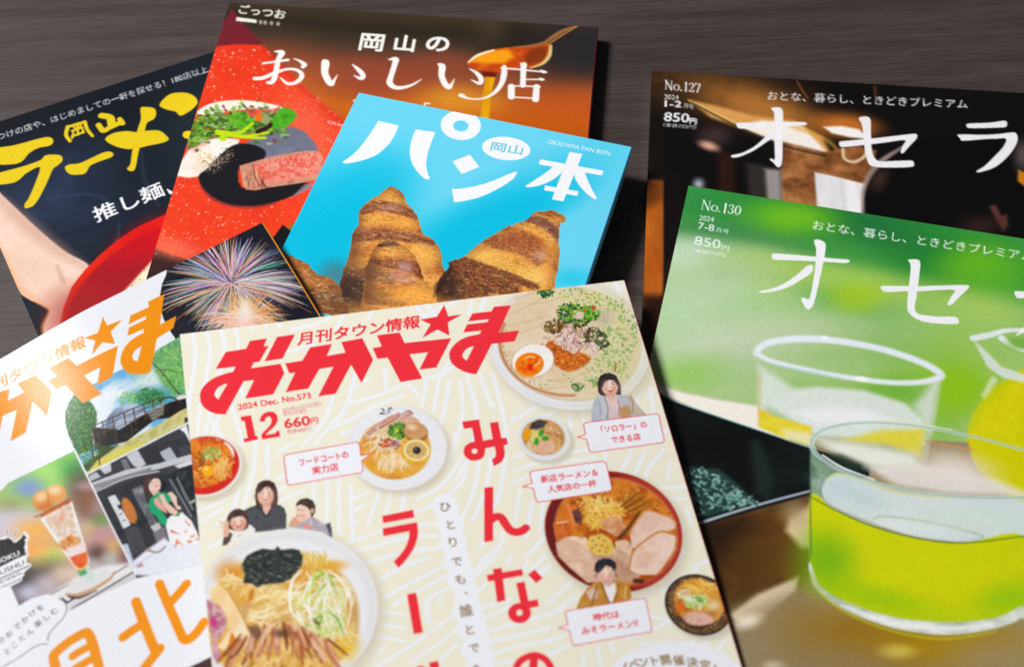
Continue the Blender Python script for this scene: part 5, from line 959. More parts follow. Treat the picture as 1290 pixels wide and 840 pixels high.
# ================================================================== cream ramen issue in front
def town_red():
    p = Page("town_magazine", (-.054, .0275, 11.6), [(227.5, 421), (787, 353)], [(227.5, 421), (237.4, 550), (254.2, 700), (267.5, 840)], 210, 285, 4.0)
    p.canvas([(227, 422), (788, 352), (935, 850), (266, 850)], .25, (243, 238, 216))
    p.bend = lambda u, v: 1.3 * np.sin(np.pi * u / 210) * np.sin(np.pi * np.minimum(v, 285) / 285 * .9 + .2) - 1.0 * sst(120, 285, v) - 1.6 * sst(130, 210, u) * sst(30, 150, v)
    R = random.Random(12); RED = (243, 50, 62); Wt = (244, 245, 250); N = (243, 238, 216)
    # noodle-like stripes printed over the whole sheet
    wv = "noodle_pattern"
    def fan(A, B, n, w=2.6, taper=True):
        A, B = np.array(A, float), np.array(B, float)
        for i in range(n):
            t = i / max(n - 1, 1); q = A * (1 - t) + B * t
            p.line(q, [w * R.uniform(.8, 1)] * (len(q) - 1) + [w * .75], Wt, wv, soft=.3)
    fan([(243, 418), (246, 455), (236, 520), (241, 560)], [(296, 412), (300, 440), (284, 500), (262, 560)], 4)
    fan([(317, 408), (318, 414)], [(352, 404), (352, 412)], 3)
    for q in (([(368, 414), (392, 410), (416, 401)]), ([(362, 443), (394, 434)]), ([(435, 390), (424, 414)]), ([(475, 384), (463, 402)]), ([(520, 378), (534, 398), (546, 410)]), ([(534, 380), (550, 400), (560, 412)]), ([(536, 397), (556, 388), (580, 378)]), ([(596, 375), (590, 395)]), ([(612, 372), (606, 390)]),
              ([(288, 500), (298, 530), (306, 560)]), ([(303, 480), (306, 500)]), ([(267, 530), (276, 545), (284, 556)]), ([(420, 500), (408, 530), (380, 562)]), ([(430, 530), (420, 540)]), ([(434, 518), (416, 536), (396, 560)]), ([(448, 470), (440, 500), (430, 522)]),
              ([(440, 507), (470, 500), (508, 484)]), ([(440, 493), (465, 476)]), ([(485, 466), (487, 492)]), ([(512, 480), (527, 498)]), ([(430, 534), (450, 524)]), ([(432, 545), (446, 541)]), ([(507, 497), (470, 513), (440, 530)]), ([(535, 476), (552, 472), (568, 452)]), ([(555, 474), (575, 458)]),
              ([(537, 480), (532, 512)]), ([(553, 478), (546, 518)]), ([(566, 480), (560, 515), (552, 545)]), ([(580, 480), (583, 520), (575, 555), (562, 590)]), ([(588, 472), (600, 520), (592, 570), (574, 605)]), ([(604, 470), (618, 510)]), ([(620, 468), (634, 522), (640, 560)]), ([(612, 495), (622, 512)]), ([(570, 560), (575, 545)]),
              ([(618, 586), (640, 540)]), ([(655, 492), (672, 512), (645, 528)]), ([(645, 530), (690, 505)]), ([(660, 540), (712, 510)]), ([(717, 520), (720, 548)]), ([(733, 516), (735, 530)]), ([(803, 500), (800, 516)]), ([(819, 490), (823, 520)]), ([(835, 545), (846, 538)]), ([(790, 357), (778, 366)]), ([(775, 358), (782, 372)]),
              ([(322, 556), (319, 593), (306, 640)]), ([(337, 560), (337, 600)]), ([(302, 612), (293, 642), (272, 660)]), ([(279, 641), (246, 660)]), ([(285, 628), (246, 646)]), ([(352, 568), (370, 558)]), ([(350, 603), (362, 597)]), ([(350, 618), (360, 612)]), ([(350, 631), (384, 617)]), ([(395, 603), (396, 632)]), ([(412, 604), (412, 655)]), ([(427, 600), (427, 670)]), ([(442, 610), (444, 680)]), ([(262, 690), (300, 668)]),
              ([(447, 627), (464, 619)]), ([(444, 644), (458, 636)]), ([(444, 659), (451, 655)]), ([(477, 620), (463, 662)]), ([(493, 620), (486, 645)]), ([(510, 618), (506, 642)]), ([(525, 628), (550, 616)]), ([(524, 645), (548, 634)]), ([(430, 686), (482, 667)]), ([(446, 694), (513, 677), (552, 675)]), ([(528, 661), (552, 659)]), ([(530, 694), (556, 688)]), ([(545, 620), (566, 600), (582, 574)]), ([(566, 624), (582, 606), (589, 590)]), ([(604, 582), (597, 618), (582, 652)]), ([(619, 578), (612, 615), (596, 655)]), ([(637, 574), (630, 618), (620, 642)]), ([(634, 672), (628, 690), (604, 706)]), ([(622, 668), (604, 690)]),
              ([(477, 730), (510, 712), (540, 702)]), ([(485, 751), (525, 730), (560, 712)]), ([(497, 761), (530, 742), (565, 724)]), ([(540, 784), (539, 756), (566, 739)]), ([(554, 758), (555, 752)]), ([(475, 769), (508, 773)]), ([(475, 785), (510, 790)]), ([(477, 801), (510, 807)]), ([(475, 824), (484, 814)]), ([(476, 838), (525, 808), (576, 770)]), ([(517, 834), (550, 812), (576, 792)]), ([(553, 834), (578, 808)]), ([(497, 698), (470, 706), (440, 716)]), ([(536, 690), (500, 700)]),
              ([(598, 718), (614, 702)]), ([(592, 731), (625, 700)]), ([(612, 735), (600, 746)]), ([(640, 710), (643, 700)]), ([(655, 722), (665, 708)]), ([(668, 728), (684, 716)]), ([(606, 766), (642, 754)]), ([(608, 779), (643, 763)]), ([(612, 794), (650, 785), (692, 772)]), ([(614, 808), (650, 800), (692, 790)]), ([(617, 823), (660, 812), (700, 804)]), ([(618, 836), (648, 832)]),
              ([(712, 571), (742, 565)]), ([(650, 575), (666, 568)]), ([(650, 592), (674, 584), (697, 579)]), ([(645, 608), (668, 598)]), ([(690, 584), (750, 576)]), ([(655, 616), (649, 655)]), ([(670, 634), (663, 676)]), ([(684, 634), (680, 668)]), ([(688, 672), (674, 690), (660, 702)]), ([(782, 594), (796, 566)]), ([(799, 598), (813, 568)]), ([(813, 600), (820, 585), (836, 566)]), ([(841, 603), (844, 582)]), ([(833, 613), (862, 613)]), ([(846, 627), (864, 628)]), ([(763, 570), (762, 580)]), ([(866, 640), (870, 660)]), ([(686, 700), (668, 718)]), ([(692, 712), (676, 730)]),
              ([(690, 759), (705, 746), (720, 732)]), ([(694, 773), (708, 764), (724, 752)]), ([(690, 808), (712, 800)]), ([(691, 824), (718, 812)]), ([(735, 822), (735, 842)]), ([(752, 816), (757, 838)]), ([(770, 810), (773, 822)]), ([(788, 804), (815, 794), (846, 782)]), ([(806, 812), (816, 808)]), ([(800, 757), (824, 742)]), ([(820, 775), (846, 782)]), ([(873, 720), (880, 712), (893, 704)]), ([(850, 708), (866, 690)]), ([(835, 745), (850, 730)]), ([(870, 812), (876, 802)]), ([(886, 813), (900, 796)]), ([(905, 818), (912, 806)])):
        p.line(q, [2.5 * R.uniform(.85, 1.05)] * (len(q) - 1) + [2.0], Wt, wv, soft=.4)
    p.line([(562, 640), (566, 660), (577, 706), (590, 762), (600, 800), (612, 860)], [13, 12.5, 13, 14.5, 14, 14], Wt, "front_cover", soft=.4)
    for a, b in ((561, 637), (567.5, 660), (570.5, 682.5), (575.5, 707), (580, 729), (587, 768), (592, 792), (597.5, 817), (602, 842)): p.ell((a, b), 17, 15.5, Wt, "front_cover", soft=.4)
    # printed badge along the lower edge
    p.ell((852, 892), 104, 90, Wt, "event_badge", soft=.4)
    for ch, c, ro in (("イ", (787, 841), -.3), ("ベ", (798.5, 836), -.25), ("ン", (811, 833), -.18), ("ト", (825, 831.5), -.1), ("開", (838.5, 830.5), -.02), ("催", (855, 831), .05), ("決", (872, 833.5), .12), ("定", (888.5, 837), .2), ("！", (901, 842), .25)):
        p.glyph(ch, c, 14.5, (150, 116, 72), .03, "event_badge/badge_text", rot=ro)
    def shade(c, r, ry=1.): p.ell((c[0] + 5, c[1] + 5), r * 1.04, ry, (196, 184, 160), "noodle_pattern", soft=r * .1, a=.55, flat=True)
    def bits(c, rx, ry, n, cols, w=(.5, 1.4), L=(0, 0), a=.9, rot=0., soft=.35):
        for i in range(n):
            an = R.uniform(0, 6.283); rr = math.sqrt(R.random()); x, y = rr * rx * math.cos(an), rr * ry * math.sin(an)
            x, y = c[0] + x * math.cos(rot) - y * math.sin(rot), c[1] + x * math.sin(rot) + y * math.cos(rot)
            l = R.uniform(*L); t = R.uniform(0, 6.28); r = R.uniform(*w)
            p.line([(x, y), (x + l * math.cos(t) + .01, y + l * math.sin(t))], [r, r * .7], R.choice(cols), soft=soft, a=a, sm=False)
    def noodles(c, rx, ry, n, cols, w=(.5, .9), L=(10, 24), dirn=0., wob=.5, a=.85):
        for i in range(n):
            an = R.uniform(0, 6.283); rr = math.sqrt(R.random()); x, y = c[0] + rr * rx * math.cos(an), c[1] + rr * ry * math.sin(an)
            d = dirn + R.gauss(0, wob); l = R.uniform(*L); bnd = R.gauss(0, .25)
            pts = [(x + l * (t - .5) * math.cos(d) - bnd * l * (t - .5) ** 2 * 2 * math.sin(d), y + l * (t - .5) * math.sin(d) + bnd * l * (t - .5) ** 2 * 2 * math.cos(d)) for t in (0, .33, .66, 1)]
            r = R.uniform(*w); p.line(pts, [r * .7, r, r, r * .7], R.choice(cols), soft=.3, a=a)
    def clip(key):
        m = np.zeros(p.U.shape); m[p.pid == p.key(key)] = 1; p.clip = m
    PW_ = mixn([(240, 239, 240), (232, 231, 233), (246, 246, 247)], 30, 4, contrast=.8)
    # ---- creamy ramen, top right
    k = "ramen_photo#1"; c = (717.5, 432)
    shade(c, 100); p.ell(c, 101, 1, PW_, k, flat=True, soft=.4); clip(k)
    p.ell((c[0] + .5, c[1] - 1), 96, 1, (224, 222, 224), soft=2.5, flat=True, a=.55); p.ell((c[0] + .5, c[1] - 2), 95, 1, (244, 243, 244), soft=2, flat=True, a=.8); p.ell((717, 430.5), 90, 1, (206, 190, 170), soft=2.5, flat=True)
    p.ell((717.5, 430), 88.5, 1, mixn([(222, 196, 156), (230, 208, 174), (236, 218, 190), (220, 192, 150)], 7, 4, contrast=1.5), soft=1.6, flat=True)
    p.blob((772, 440), 36, 60, (220, 212, 158), .75, .2); p.blob((745, 378), 55, 16, (226, 214, 166), .7, .2); p.blob((665, 395), 30, 24, (230, 202, 168), .8)
    for r0, r1, cc, a in ((86, 86, (176, 112, 62), .75),):
        pts = [(717 + 87 * math.cos(t), 431 + 67 * math.sin(t)) for t in np.linspace(3.5, 1.5, 24)]; p.line(pts, [1.6] * 24, (190, 122, 72), soft=2.6, a=.75); p.line(pts, [.6] * 24, (168, 84, 44), soft=1.2, a=.6)
    for i in range(20):
        t = R.uniform(2.0, 3.6); p.ell((717 + 82 * math.cos(t) + R.gauss(0, 1), 431 + 63 * math.sin(t) + R.gauss(0, 1)), R.uniform(.5, 1.3), R.uniform(.5, 1), (186, 84, 44), soft=.6, a=.8)
    pts = [(632, 400), (660, 388), (690, 372)]; p.line(pts, .8, (206, 172, 128), soft=1.2, a=.6)
    for q in ([(640, 410), (668, 404), (692, 398)], [(648, 376), (668, 370), (686, 366)], [(655, 420), (676, 412), (694, 404)], [(690, 480), (720, 476), (745, 466)], [(680, 490), (706, 488), (730, 482)], [(668, 384), (690, 380), (706, 374)]): p.line(q, 1, (206, 170, 124), soft=1.6, a=.5)
    G1 = [(110, 158, 70), (146, 186, 84), (86, 140, 70), (170, 196, 60), (196, 206, 110), (120, 170, 110)]
    bits((776, 425), 27, 52, 260, G1, (.4, 1.3), (0, 2), .8, .15); bits((745, 380), 44, 13, 150, G1 + [(190, 208, 50)], (.4, 1.3), (0, 2.5), .8, .25); bits((762, 468), 30, 18, 120, G1, (.4, 1.3), (0, 2), .8); bits((700, 480), 30, 10, 30, G1[:3], (.4, 1), (0, 1), .7); bits((720, 440), 80, 60, 120, [(216, 150, 80), (176, 140, 60), (226, 190, 110)], (.3, .7), (0, 1), .6)
    for i in range(46):
        a, b = 778 + R.gauss(0, 13), 428 + R.gauss(0, 26); r = R.uniform(1.4, 2.7)
        p.ell((a, b), r, r * .85, R.choice(((120, 170, 90), (96, 156, 84), (150, 190, 110))), soft=.4, a=.85); p.ell((a, b), r * .5, r * .42, (206, 206, 150), soft=.4, a=.8)
    bits((688, 368), 10, 6, 70, [(50, 96, 46), (84, 140, 60), (36, 76, 40), (120, 170, 80)], (.6, 1.8), (0, 3), .9); bits((729, 487), 9, 5, 46, [(84, 130, 70), (60, 110, 56), (130, 166, 90)], (.6, 1.5), (0, 2), .9); bits((748, 482), 6, 5, 24, [(120, 160, 80)], (.6, 1.3), (0, 2), .8)
    p.blob((757, 400), 14, 10, (206, 186, 166), .8)
    bits((722, 397), 22, 14, 190, [(46, 92, 44), (80, 134, 54), (34, 70, 40), (110, 160, 60), (140, 176, 60), (60, 84, 40)], (.8, 2.2), (0, 4), .95, .35); bits((742, 395), 13, 10, 90, [(100, 176, 40), (130, 196, 50), (70, 140, 40), (50, 100, 40)], (.8, 2.2), (0, 3), .95); bits((750, 426), 18, 12, 130, [(58, 76, 52), (44, 60, 44), (92, 116, 66), (70, 50, 44), (110, 130, 80)], (.6, 1.8), (0, 4), .95, .4)
    bits((697, 412), 13, 8, 90, [(120, 90, 40), (90, 70, 36), (170, 130, 50), (70, 56, 34)], (.6, 1.6), (0, 4), .9)
    p.poly([(688, 436), (697, 428), (706, 434), (722, 442), (738, 446), (744, 452), (734, 462), (716, 468), (703, 462), (698, 452)], mixn([(204, 96, 24), (226, 128, 44), (176, 72, 20), (232, 150, 60)], 2.2, 5, contrast=2.4), soft=2.2, sm=True)
    bits((716, 452), 22, 13, 260, [(226, 122, 30), (196, 84, 20), (160, 60, 20), (240, 160, 70), (206, 104, 26)], (.4, 1.3), (0, 1.6), .9); bits((690, 438), 12, 7, 60, [(196, 90, 36), (166, 70, 30), (214, 120, 50)], (.4, 1.2), (0, 1.6), .9)
    for (a, b, s_) in ((708, 424, 9), (716, 418, 8), (722, 428, 9), (714, 434, 9), (730, 398, 7), (728, 436, 8), (746, 436, 7), (748, 444, 7), (690, 424, 5), (722, 440, 7), (757, 426, 4), (734, 416, 6), (712, 430, 10), (726, 422, 9), (704, 430, 8), (718, 412, 7)):
        s_ *= 1.2
        p.poly([(a + s_ * R.uniform(.5, 1) * math.cos(t), b + s_ * .75 * R.uniform(.5, 1) * math.sin(t)) for t in np.linspace(0, 6.28, 9)[:-1]], mixn([(236, 214, 200), (222, 190, 172), (244, 228, 218)], 2.5, 4), soft=.8)
    for i in range(80):
        a, b = 724 + R.gauss(0, 15), 420 + R.gauss(0, 10); t = R.uniform(0, 3.14); l = R.uniform(6, 16); p.line([(a, b), (a + l * .5 * math.cos(t), b + l * .4 * math.sin(t) + R.gauss(0, 1)), (a + l * math.cos(t), b + l * .8 * math.sin(t))], [.25, .35, .2], R.choice(((120, 34, 34), (96, 30, 32), (150, 54, 40))), soft=.25, a=.85)
    for a, b in ((737, 391), (747, 387), (748, 389)): p.ell((a, b), 2.2, 2.4, (190, 60, 24), soft=.5); p.ell((a + .3, b), 1, 1, (236, 160, 80), soft=.4)
    bits((742, 372), 20, 4, 16, [(200, 60, 30), (190, 214, 60)], (.5, 1), (0, 2), .7)
    p.line([(776, 458), (775, 468)], .7, (206, 90, 40), soft=.5)
    p.ell((671, 455), 27.5, 21, (206, 176, 140), soft=2.5, rot=-.22, a=.8); p.ell((671.5, 454), 26, 20.3, mixn([(250, 247, 244), (244, 238, 232)], 9, 3), soft=.6, rot=-.22)
    p.ell((667, 459), 18.3, 15, (240, 132, 12), soft=.6, rot=-.2); p.ell((668, 458.5), 14.5, 11.5, mixn([(238, 92, 10), (250, 140, 20), (230, 70, 12), (252, 160, 50)], 3.5, 5, contrast=2), soft=2, rot=-.2); p.ell((668, 462), 4.5, 4.5, (226, 50, 14), soft=2); p.line([(660, 452), (668, 449), (674, 451)], [.5, 1, .5], (255, 206, 140), soft=.8); p.line([(672, 462), (678, 458), (681, 452)], [.6, 1.2, .5], (255, 190, 110), soft=.8); p.line([(650, 466), (660, 473), (672, 474)], [.8, 1.4, .8], (250, 160, 40), soft=1)
    p.clip = None
    # ---- plate of ramen, centre left
    k = "ramen_photo#2"; c = (500, 563)
    shade(c, 62); p.ell(c, 63, 1, PW_, k, flat=True, soft=.4); clip(k)
    p.ell((500, 563.5), 60, 1, (238, 238, 242), flat=True, soft=1.5, a=.8); p.ell((497.5, 565), 46, 1, (226, 206, 160), flat=True, soft=1.5); p.ell((497.5, 565.5), 44.5, 1, mixn([(224, 150, 44), (238, 176, 70), (206, 124, 34)], 9, 5), flat=True, soft=1)
    p.poly([(458, 550), (470, 537), (490, 524), (503, 519), (506, 522), (480, 540), (466, 552)], mixn([(196, 132, 118), (220, 168, 152), (176, 108, 98)], 3, 4, sy=.4, ang=-.5), soft=.6); p.poly([(484, 538), (503, 526), (516, 517), (522, 521), (500, 536), (488, 543)], mixn([(206, 146, 130), (226, 180, 164)], 3, 6), soft=.6); p.poly([(500, 533), (520, 524), (529, 530), (528, 536), (506, 540)], mixn([(226, 182, 160), (210, 156, 134)], 3, 7), soft=.7); p.line([(506, 522), (514, 517), (520, 520)], .6, (130, 70, 60), soft=.5); p.line([(462, 549), (480, 538), (504, 524)], .5, (150, 84, 74), soft=.5)
    noodles((483, 556), 20, 15, 70, [(240, 226, 200), (226, 206, 170), (250, 240, 222)], (.4, .8), (10, 22), -.6, .6); noodles((494, 583), 20, 8, 60, [(242, 220, 176), (230, 196, 140), (250, 234, 200)], (.5, .9), (8, 18), 1.2, .4)
    bits((487, 558), 12, 6, 70, [(196, 84, 40), (220, 120, 70), (166, 60, 34)], (.6, 1.5), (0, 2), .9); bits((498, 560), 7, 5, 30, [(150, 100, 130), (196, 150, 170), (110, 70, 100)], (.5, 1.2), (0, 4), .8)
    bits((501, 543), 12, 10, 170, [(60, 120, 40), (90, 156, 56), (40, 92, 36), (130, 180, 70)], (.8, 2), (0, 2), .95); p.ell((500, 542), 2.4, 2.2, (210, 214, 60), soft=.8); bits((497, 548), 7, 4, 10, [(190, 206, 70)], (.5, 1), (0, 1), .9)
    p.ell((524, 544), 15.5, 12, (150, 96, 50), soft=1.2, rot=.25); p.ell((524, 543), 15, 11.4, mixn([(206, 150, 96), (222, 174, 120)], 8, 3), soft=1.2, rot=.25); p.ell((519, 538), 6, 3.5, (240, 206, 166), soft=3, rot=.2); p.line([(514, 552), (526, 555), (537, 549)], [1, 1.6, 1], (140, 84, 40), soft=1.4, a=.8)
    p.ell((524.5, 567), 17.5, 14.5, (236, 190, 50), soft=.5, rot=.1); p.ell((524.5, 567), 16, 13, (246, 232, 190), soft=.6, rot=.1); p.ell((524.5, 567), 13.5, 11, mixn([(206, 160, 84), (222, 184, 110)], 4, 4), soft=.8, rot=.1)
    for t in np.arange(0, 6.28, .785): p.line([(524.5, 567), (524.5 + 13 * math.cos(t + .2), 567 + 10.5 * math.sin(t + .2))], .4, (238, 216, 160), soft=.4, a=.8)
    p.ell((525, 567), 5.2, 4.8, (44, 42, 46), soft=.6); p.ell((523.5, 565.5), 1.6, 1.4, (120, 116, 120), soft=.8); p.line([(508, 574), (518, 581), (532, 580)], [.8, 1.2, .8], (232, 190, 40), soft=.5)
    for q in ([(481, 514), (484, 518), (480, 520)], [(489, 517), (492, 513), (494, 516)], [(479, 521), (486, 521), (492, 518.5)]): p.line(q, [.9, .6, .5], (44, 38, 40), soft=.35)
    p.clip = None
    # ---- small bowl
    k = "ramen_photo#3"; c = (685, 551)
    shade(c, 33); p.ell(c, 33, 1, PW_, k, flat=True, soft=.4); clip(k)
    p.ell((684.7, 550.5), 28, 1, (214, 200, 184), flat=True, soft=1.5); p.ell((684.5, 550), 26.5, 1, mixn([(206, 150, 80), (226, 180, 116), (180, 120, 60), (232, 200, 150)], 4, 5, contrast=2), flat=True, soft=1)
    p.poly([(667, 540), (670, 532), (680, 528), (690, 531), (685, 538), (676, 541)], mixn([(52, 46, 50), (80, 72, 72), (36, 32, 36)], 2, 3), soft=1.2); p.poly([(658, 548), (662, 540), (670, 541), (668, 552), (661, 555)], (234, 160, 26), soft=.8); p.poly([(669, 546), (678, 541), (684, 550), (676, 560), (668, 556)], (226, 210, 120), soft=1.5); p.poly([(672, 560), (684, 554), (696, 556), (700, 565), (688, 573), (674, 568)], mixn([(226, 170, 140), (240, 196, 170)], 3, 4), soft=1); bits((696, 543), 9, 8, 50, [(214, 160, 110), (236, 200, 160), (190, 110, 60)], (.6, 1.6), (0, 2), .9)
    for a, b, ro in ((682, 545, -1.0), (676, 556, 1.6), (687, 552, .1)): p.ell((a, b), 5, 3.2, (70, 158, 50), soft=.7, rot=ro)
    p.line([(678, 551), (684, 550)], .6, (150, 200, 90), soft=.4)
    p.clip = None
    # ---- red rimmed bowl at the left edge
    k = "ramen_photo#4"; c = (258.5, 586)
    shade(c, 46); p.ell(c, 46, 1, (238, 232, 226), k, flat=True, soft=.4); clip(k)
    p.ell((258, 585.5), 43.5, 1, (214, 40, 30), flat=True, soft=.8); p.ell((262, 571), 33, 20, (238, 232, 228), soft=.8, a=1.0); 
    p.ell((256, 582), 37.5, 1, mixn([(222, 108, 22), (236, 146, 44), (200, 80, 18), (240, 170, 70)], 3.5, 5, contrast=2.2), flat=True, soft=1)
    for i, (a, b) in enumerate(((252, 556), (259, 553.5), (268, 553), (279, 556))): p.glyph("米来", (a, b), 6, (206, 60, 30), .03) if False else p.line([(a - 3, b - 1), (a + 3, b + 1), (a, b - 3), (a, b + 3)], .8, (214, 70, 36), sm=False, soft=.4)
    noodles((280, 590), 12, 14, 40, [(236, 180, 90), (246, 204, 130), (226, 150, 60)], (.6, 1.3), (8, 16), 1.9, .5); noodles((254, 590), 12, 18, 40, [(226, 140, 50), (240, 170, 80), (180, 80, 20)], (.5, 1), (5, 14), .5, 1)
    bits((266, 571), 12, 8, 110, [(150, 170, 70), (190, 200, 110), (120, 150, 60), (206, 210, 140)], (.7, 1.7), (0, 2), .95); p.ell((261.5, 592.5), 7.3, 6.6, (246, 176, 24), soft=.7); p.ell((259.5, 590), 2.4, 2, (255, 220, 120), soft=1.2); bits((250, 578), 8, 10, 50, [(130, 70, 24), (90, 56, 24), (180, 90, 30)], (.4, 1.1), (0, 2), .8)
    p.clip = None
    # ---- family behind the big bowl
    F1, F2, F3 = "person_photo#1", "person_photo#2", "person_photo#3"; zf = zz(215, 560, 6); sk = mixn([(240, 200, 178), (248, 216, 196)], 6, 3)
    p.poly(zf("540,520 560,490 600,470 645,455 700,450 770,445 830,455 862,480 876,530 874,640 640,660 560,640"), mixn([(70, 72, 78), (86, 88, 94), (58, 60, 66)], 2.5, 4), F1, soft=.4)
    p.poly(zf("640,420 640,340 660,290 700,268 745,266 785,288 806,340 812,420 800,470 770,470 690,480 650,470"), mixn([(66, 44, 40), (90, 60, 52), (50, 34, 32)], 2, 3, sy=3), F1, soft=.4, sm=False)
    p.poly(zf("690,430 760,430 755,480 722,530 700,500"), (232, 186, 164), F1, soft=.4); p.ell(zf("718,385")[0], 10, 12, sk, F1, soft=.5); p.poly(zf("660,350 680,300 720,275 770,300 782,350 760,320 735,300 700,330 672,370"), (66, 44, 40), soft=.5)
    for q in ("700,372", "742,374"): p.ell(zf(q)[0], 1.2, .7, (60, 40, 36), soft=.35)
    p.line(zf("692,360 706,357"), .4, (90, 64, 56), soft=.3); p.line(zf("734,357 750,361"), .4, (90, 64, 56), soft=.3); p.line(zf("718,385 722,395"), .4, (220, 160, 140), soft=.4); p.line(zf("696,404 716,414 738,405"), [.5, 1.2, .5], (214, 86, 84), soft=.3); p.line(zf("702,406 732,407"), .5, (250, 244, 240), soft=.3); p.line(zf("640,460 690,500 720,545 760,490"), .8, (44, 46, 52), soft=.4)
    p.poly(zf("455,700 470,660 540,640 600,600 640,640 620,700 470,740 440,740"), (240, 238, 232), F2, soft=.4); p.poly(zf("390,760 400,690 440,660 470,670 450,730 420,760"), (90, 76, 74), F2, soft=.4)
    p.poly(zf("420,620 425,550 460,500 510,482 560,500 590,550 590,610 560,640 450,640"), mixn([(70, 48, 44), (96, 68, 60)], 2, 5), F2, soft=.4, sm=True); p.ell(zf("512,588")[0], 9.8, 9.6, sk, F2, soft=.5); p.poly(zf("450,560 480,520 530,515 570,550 540,535 490,545"), (66, 46, 42), soft=.5)
    for q in ("490,580", "530,575"): p.ell(zf(q)[0], 1.1, .7, (56, 38, 36), soft=.35)
    p.line(zf("490,606 514,620 540,604"), [.5, 1.2, .5], (206, 84, 80), soft=.3); p.blob(zf("478,606")[0], 3, 2.4, (240, 150, 130), .6); p.blob(zf("548,600")[0], 3, 2.4, (240, 150, 130), .6)
    p.poly(zf("400,620 430,600 445,640 435,690 400,700 395,660"), (232, 180, 156), F2, soft=.4)
    for q in ("415,615 385,590 365,575", "420,605 402,575", "428,602 425,572", "436,606 446,582", "410,628 385,618"): p.line(zf(q), [1.2, .8], (236, 186, 162), F2, soft=.35)
    p.line(zf("505,690 530,684"), .8, (236, 150, 130), soft=.4)
    p.poly(zf("890,620 900,590 950,560 1030,540 1090,550 1150,590 1200,600 1215,640 1220,710 1150,660 1040,640"), mixn([(206, 190, 196), (170, 160, 176), (226, 216, 220)], 2.5, 4), F3, soft=.4); p.poly(zf("895,590 930,545 990,540 1000,580 950,612 900,615"), (226, 166, 138), F3, soft=.4); p.poly(zf("1170,600 1205,585 1220,640 1222,712 1200,690"), (90, 84, 104), soft=.5); p.poly(zf("1000,600 1050,590 1070,640 1020,640"), (226, 150, 140), soft=.6)
    p.poly(zf("945,480 950,440 980,410 1030,400 1075,420 1095,460 1092,510 1070,550 1040,520"), mixn([(64, 48, 44), (90, 70, 64)], 2, 4), F3, soft=.4); p.poly(zf("946,470 980,450 1030,470 1055,500 1060,540 1030,565 990,580 960,570 948,530"), sk, F3, soft=.4); p.ell(zf("1070,498")[0], 2, 3.2, (226, 170, 144), soft=.4); p.ell(zf("968,490")[0], 1, .8, (54, 38, 36), soft=.3); p.ell(zf("996,494")[0], 1, .7, (54, 38, 36), soft=.3); p.ell(zf("962,535")[0], 2, 1, (206, 110, 100), soft=.4); p.blob(zf("1000,540")[0], 3.4, 3, (240, 160, 138), .6)
    # ---- big bowl, lower left
    k = "ramen_photo#5"; c = (361, 766); zb = zz(260, 660, 4.665)
    shade(c, 114); p.ell(c, 115, 1, PW_, k, flat=True, soft=.4); clip(k)
    p.ell((361, 767), 110, 1, (226, 224, 226), flat=True, soft=4, a=.5); p.ell((360, 770), 104, 1, (242, 241, 242), flat=True, soft=4, a=.7); p.ell((356, 777), 97, 1, (232, 206, 160), flat=True, soft=2)
    p.ell((356, 778), 94, 1, mixn([(232, 186, 90), (240, 206, 130), (222, 160, 60), (246, 222, 160)], 8, 5, contrast=1.6), flat=True, soft=1.5)
    p.blob(zb("140,290")[0], 16, 14, (222, 140, 30), .85); p.blob(zb("830,700")[0], 12, 18, (238, 190, 40), .9); p.blob(zb("740,240")[0], 16, 6, (230, 160, 30), .8); p.blob(zb("870,560")[0], 5, 22, (196, 150, 100), .7)
    noodles(zb("390,470")[0], 34, 30, 190, [(246, 222, 160), (236, 200, 120), (250, 234, 186), (222, 176, 90), (206, 160, 90)], (.7, 1.4), (22, 46), -.25, .4, .8); noodles(zb("150,330")[0], 12, 8, 26, [(250, 230, 180), (236, 196, 120)], (.7, 1.2), (10, 22), .2, .6); noodles(zb("640,210")[0], 14, 10, 24, [(246, 226, 160), (226, 190, 80)], (.6, 1.2), (8, 18), 1.2, .5); noodles(zb("780,640")[0], 20, 16, 40, [(246, 230, 180), (236, 206, 130)], (.6, 1.3), (12, 26), 1, .6)
    for i in range(24):
        x = 270 + i * 9; p.line(zb(f"{x},{430 + R.uniform(-20, 20)} {x + 60},{415 + R.uniform(-20, 20)} {x + 130},{440 + R.uniform(-30, 40)}"), [.6, 1.1, .5], R.choice(((250, 226, 160), (236, 186, 90), (252, 240, 200))), soft=.4, a=.7)
    sw = zb("205,240 235,185 280,160 330,142 400,150 418,128 440,150 500,142 545,150 568,190 562,240 530,280 490,320 440,345 380,350 330,355 300,375 270,350 215,345 225,290")
    p.poly(sw, mixn([(44, 48, 46), (64, 72, 64), (30, 32, 34), (78, 88, 76)], 2.2, 5, contrast=2.2), soft=.9)
    P_ = p.q(sw); 
    for i in range(300):
        x = R.uniform(210, 560); y = R.uniform(150, 350)
        if ((x - 385) / 180) ** 2 + ((y - 250) / 105) ** 2 < .95: an = R.uniform(0, 3.1); l = R.uniform(4, 22); p.line(zb(f"{x},{y} {x + l * math.cos(an)},{y + l * math.sin(an) * .7}"), [R.uniform(.3, 1), .3], R.choice(((28, 30, 32), (90, 104, 88), (120, 136, 120), (52, 66, 50), (24, 24, 26), (150, 156, 146), (40, 60, 44))), soft=.4, a=.8)
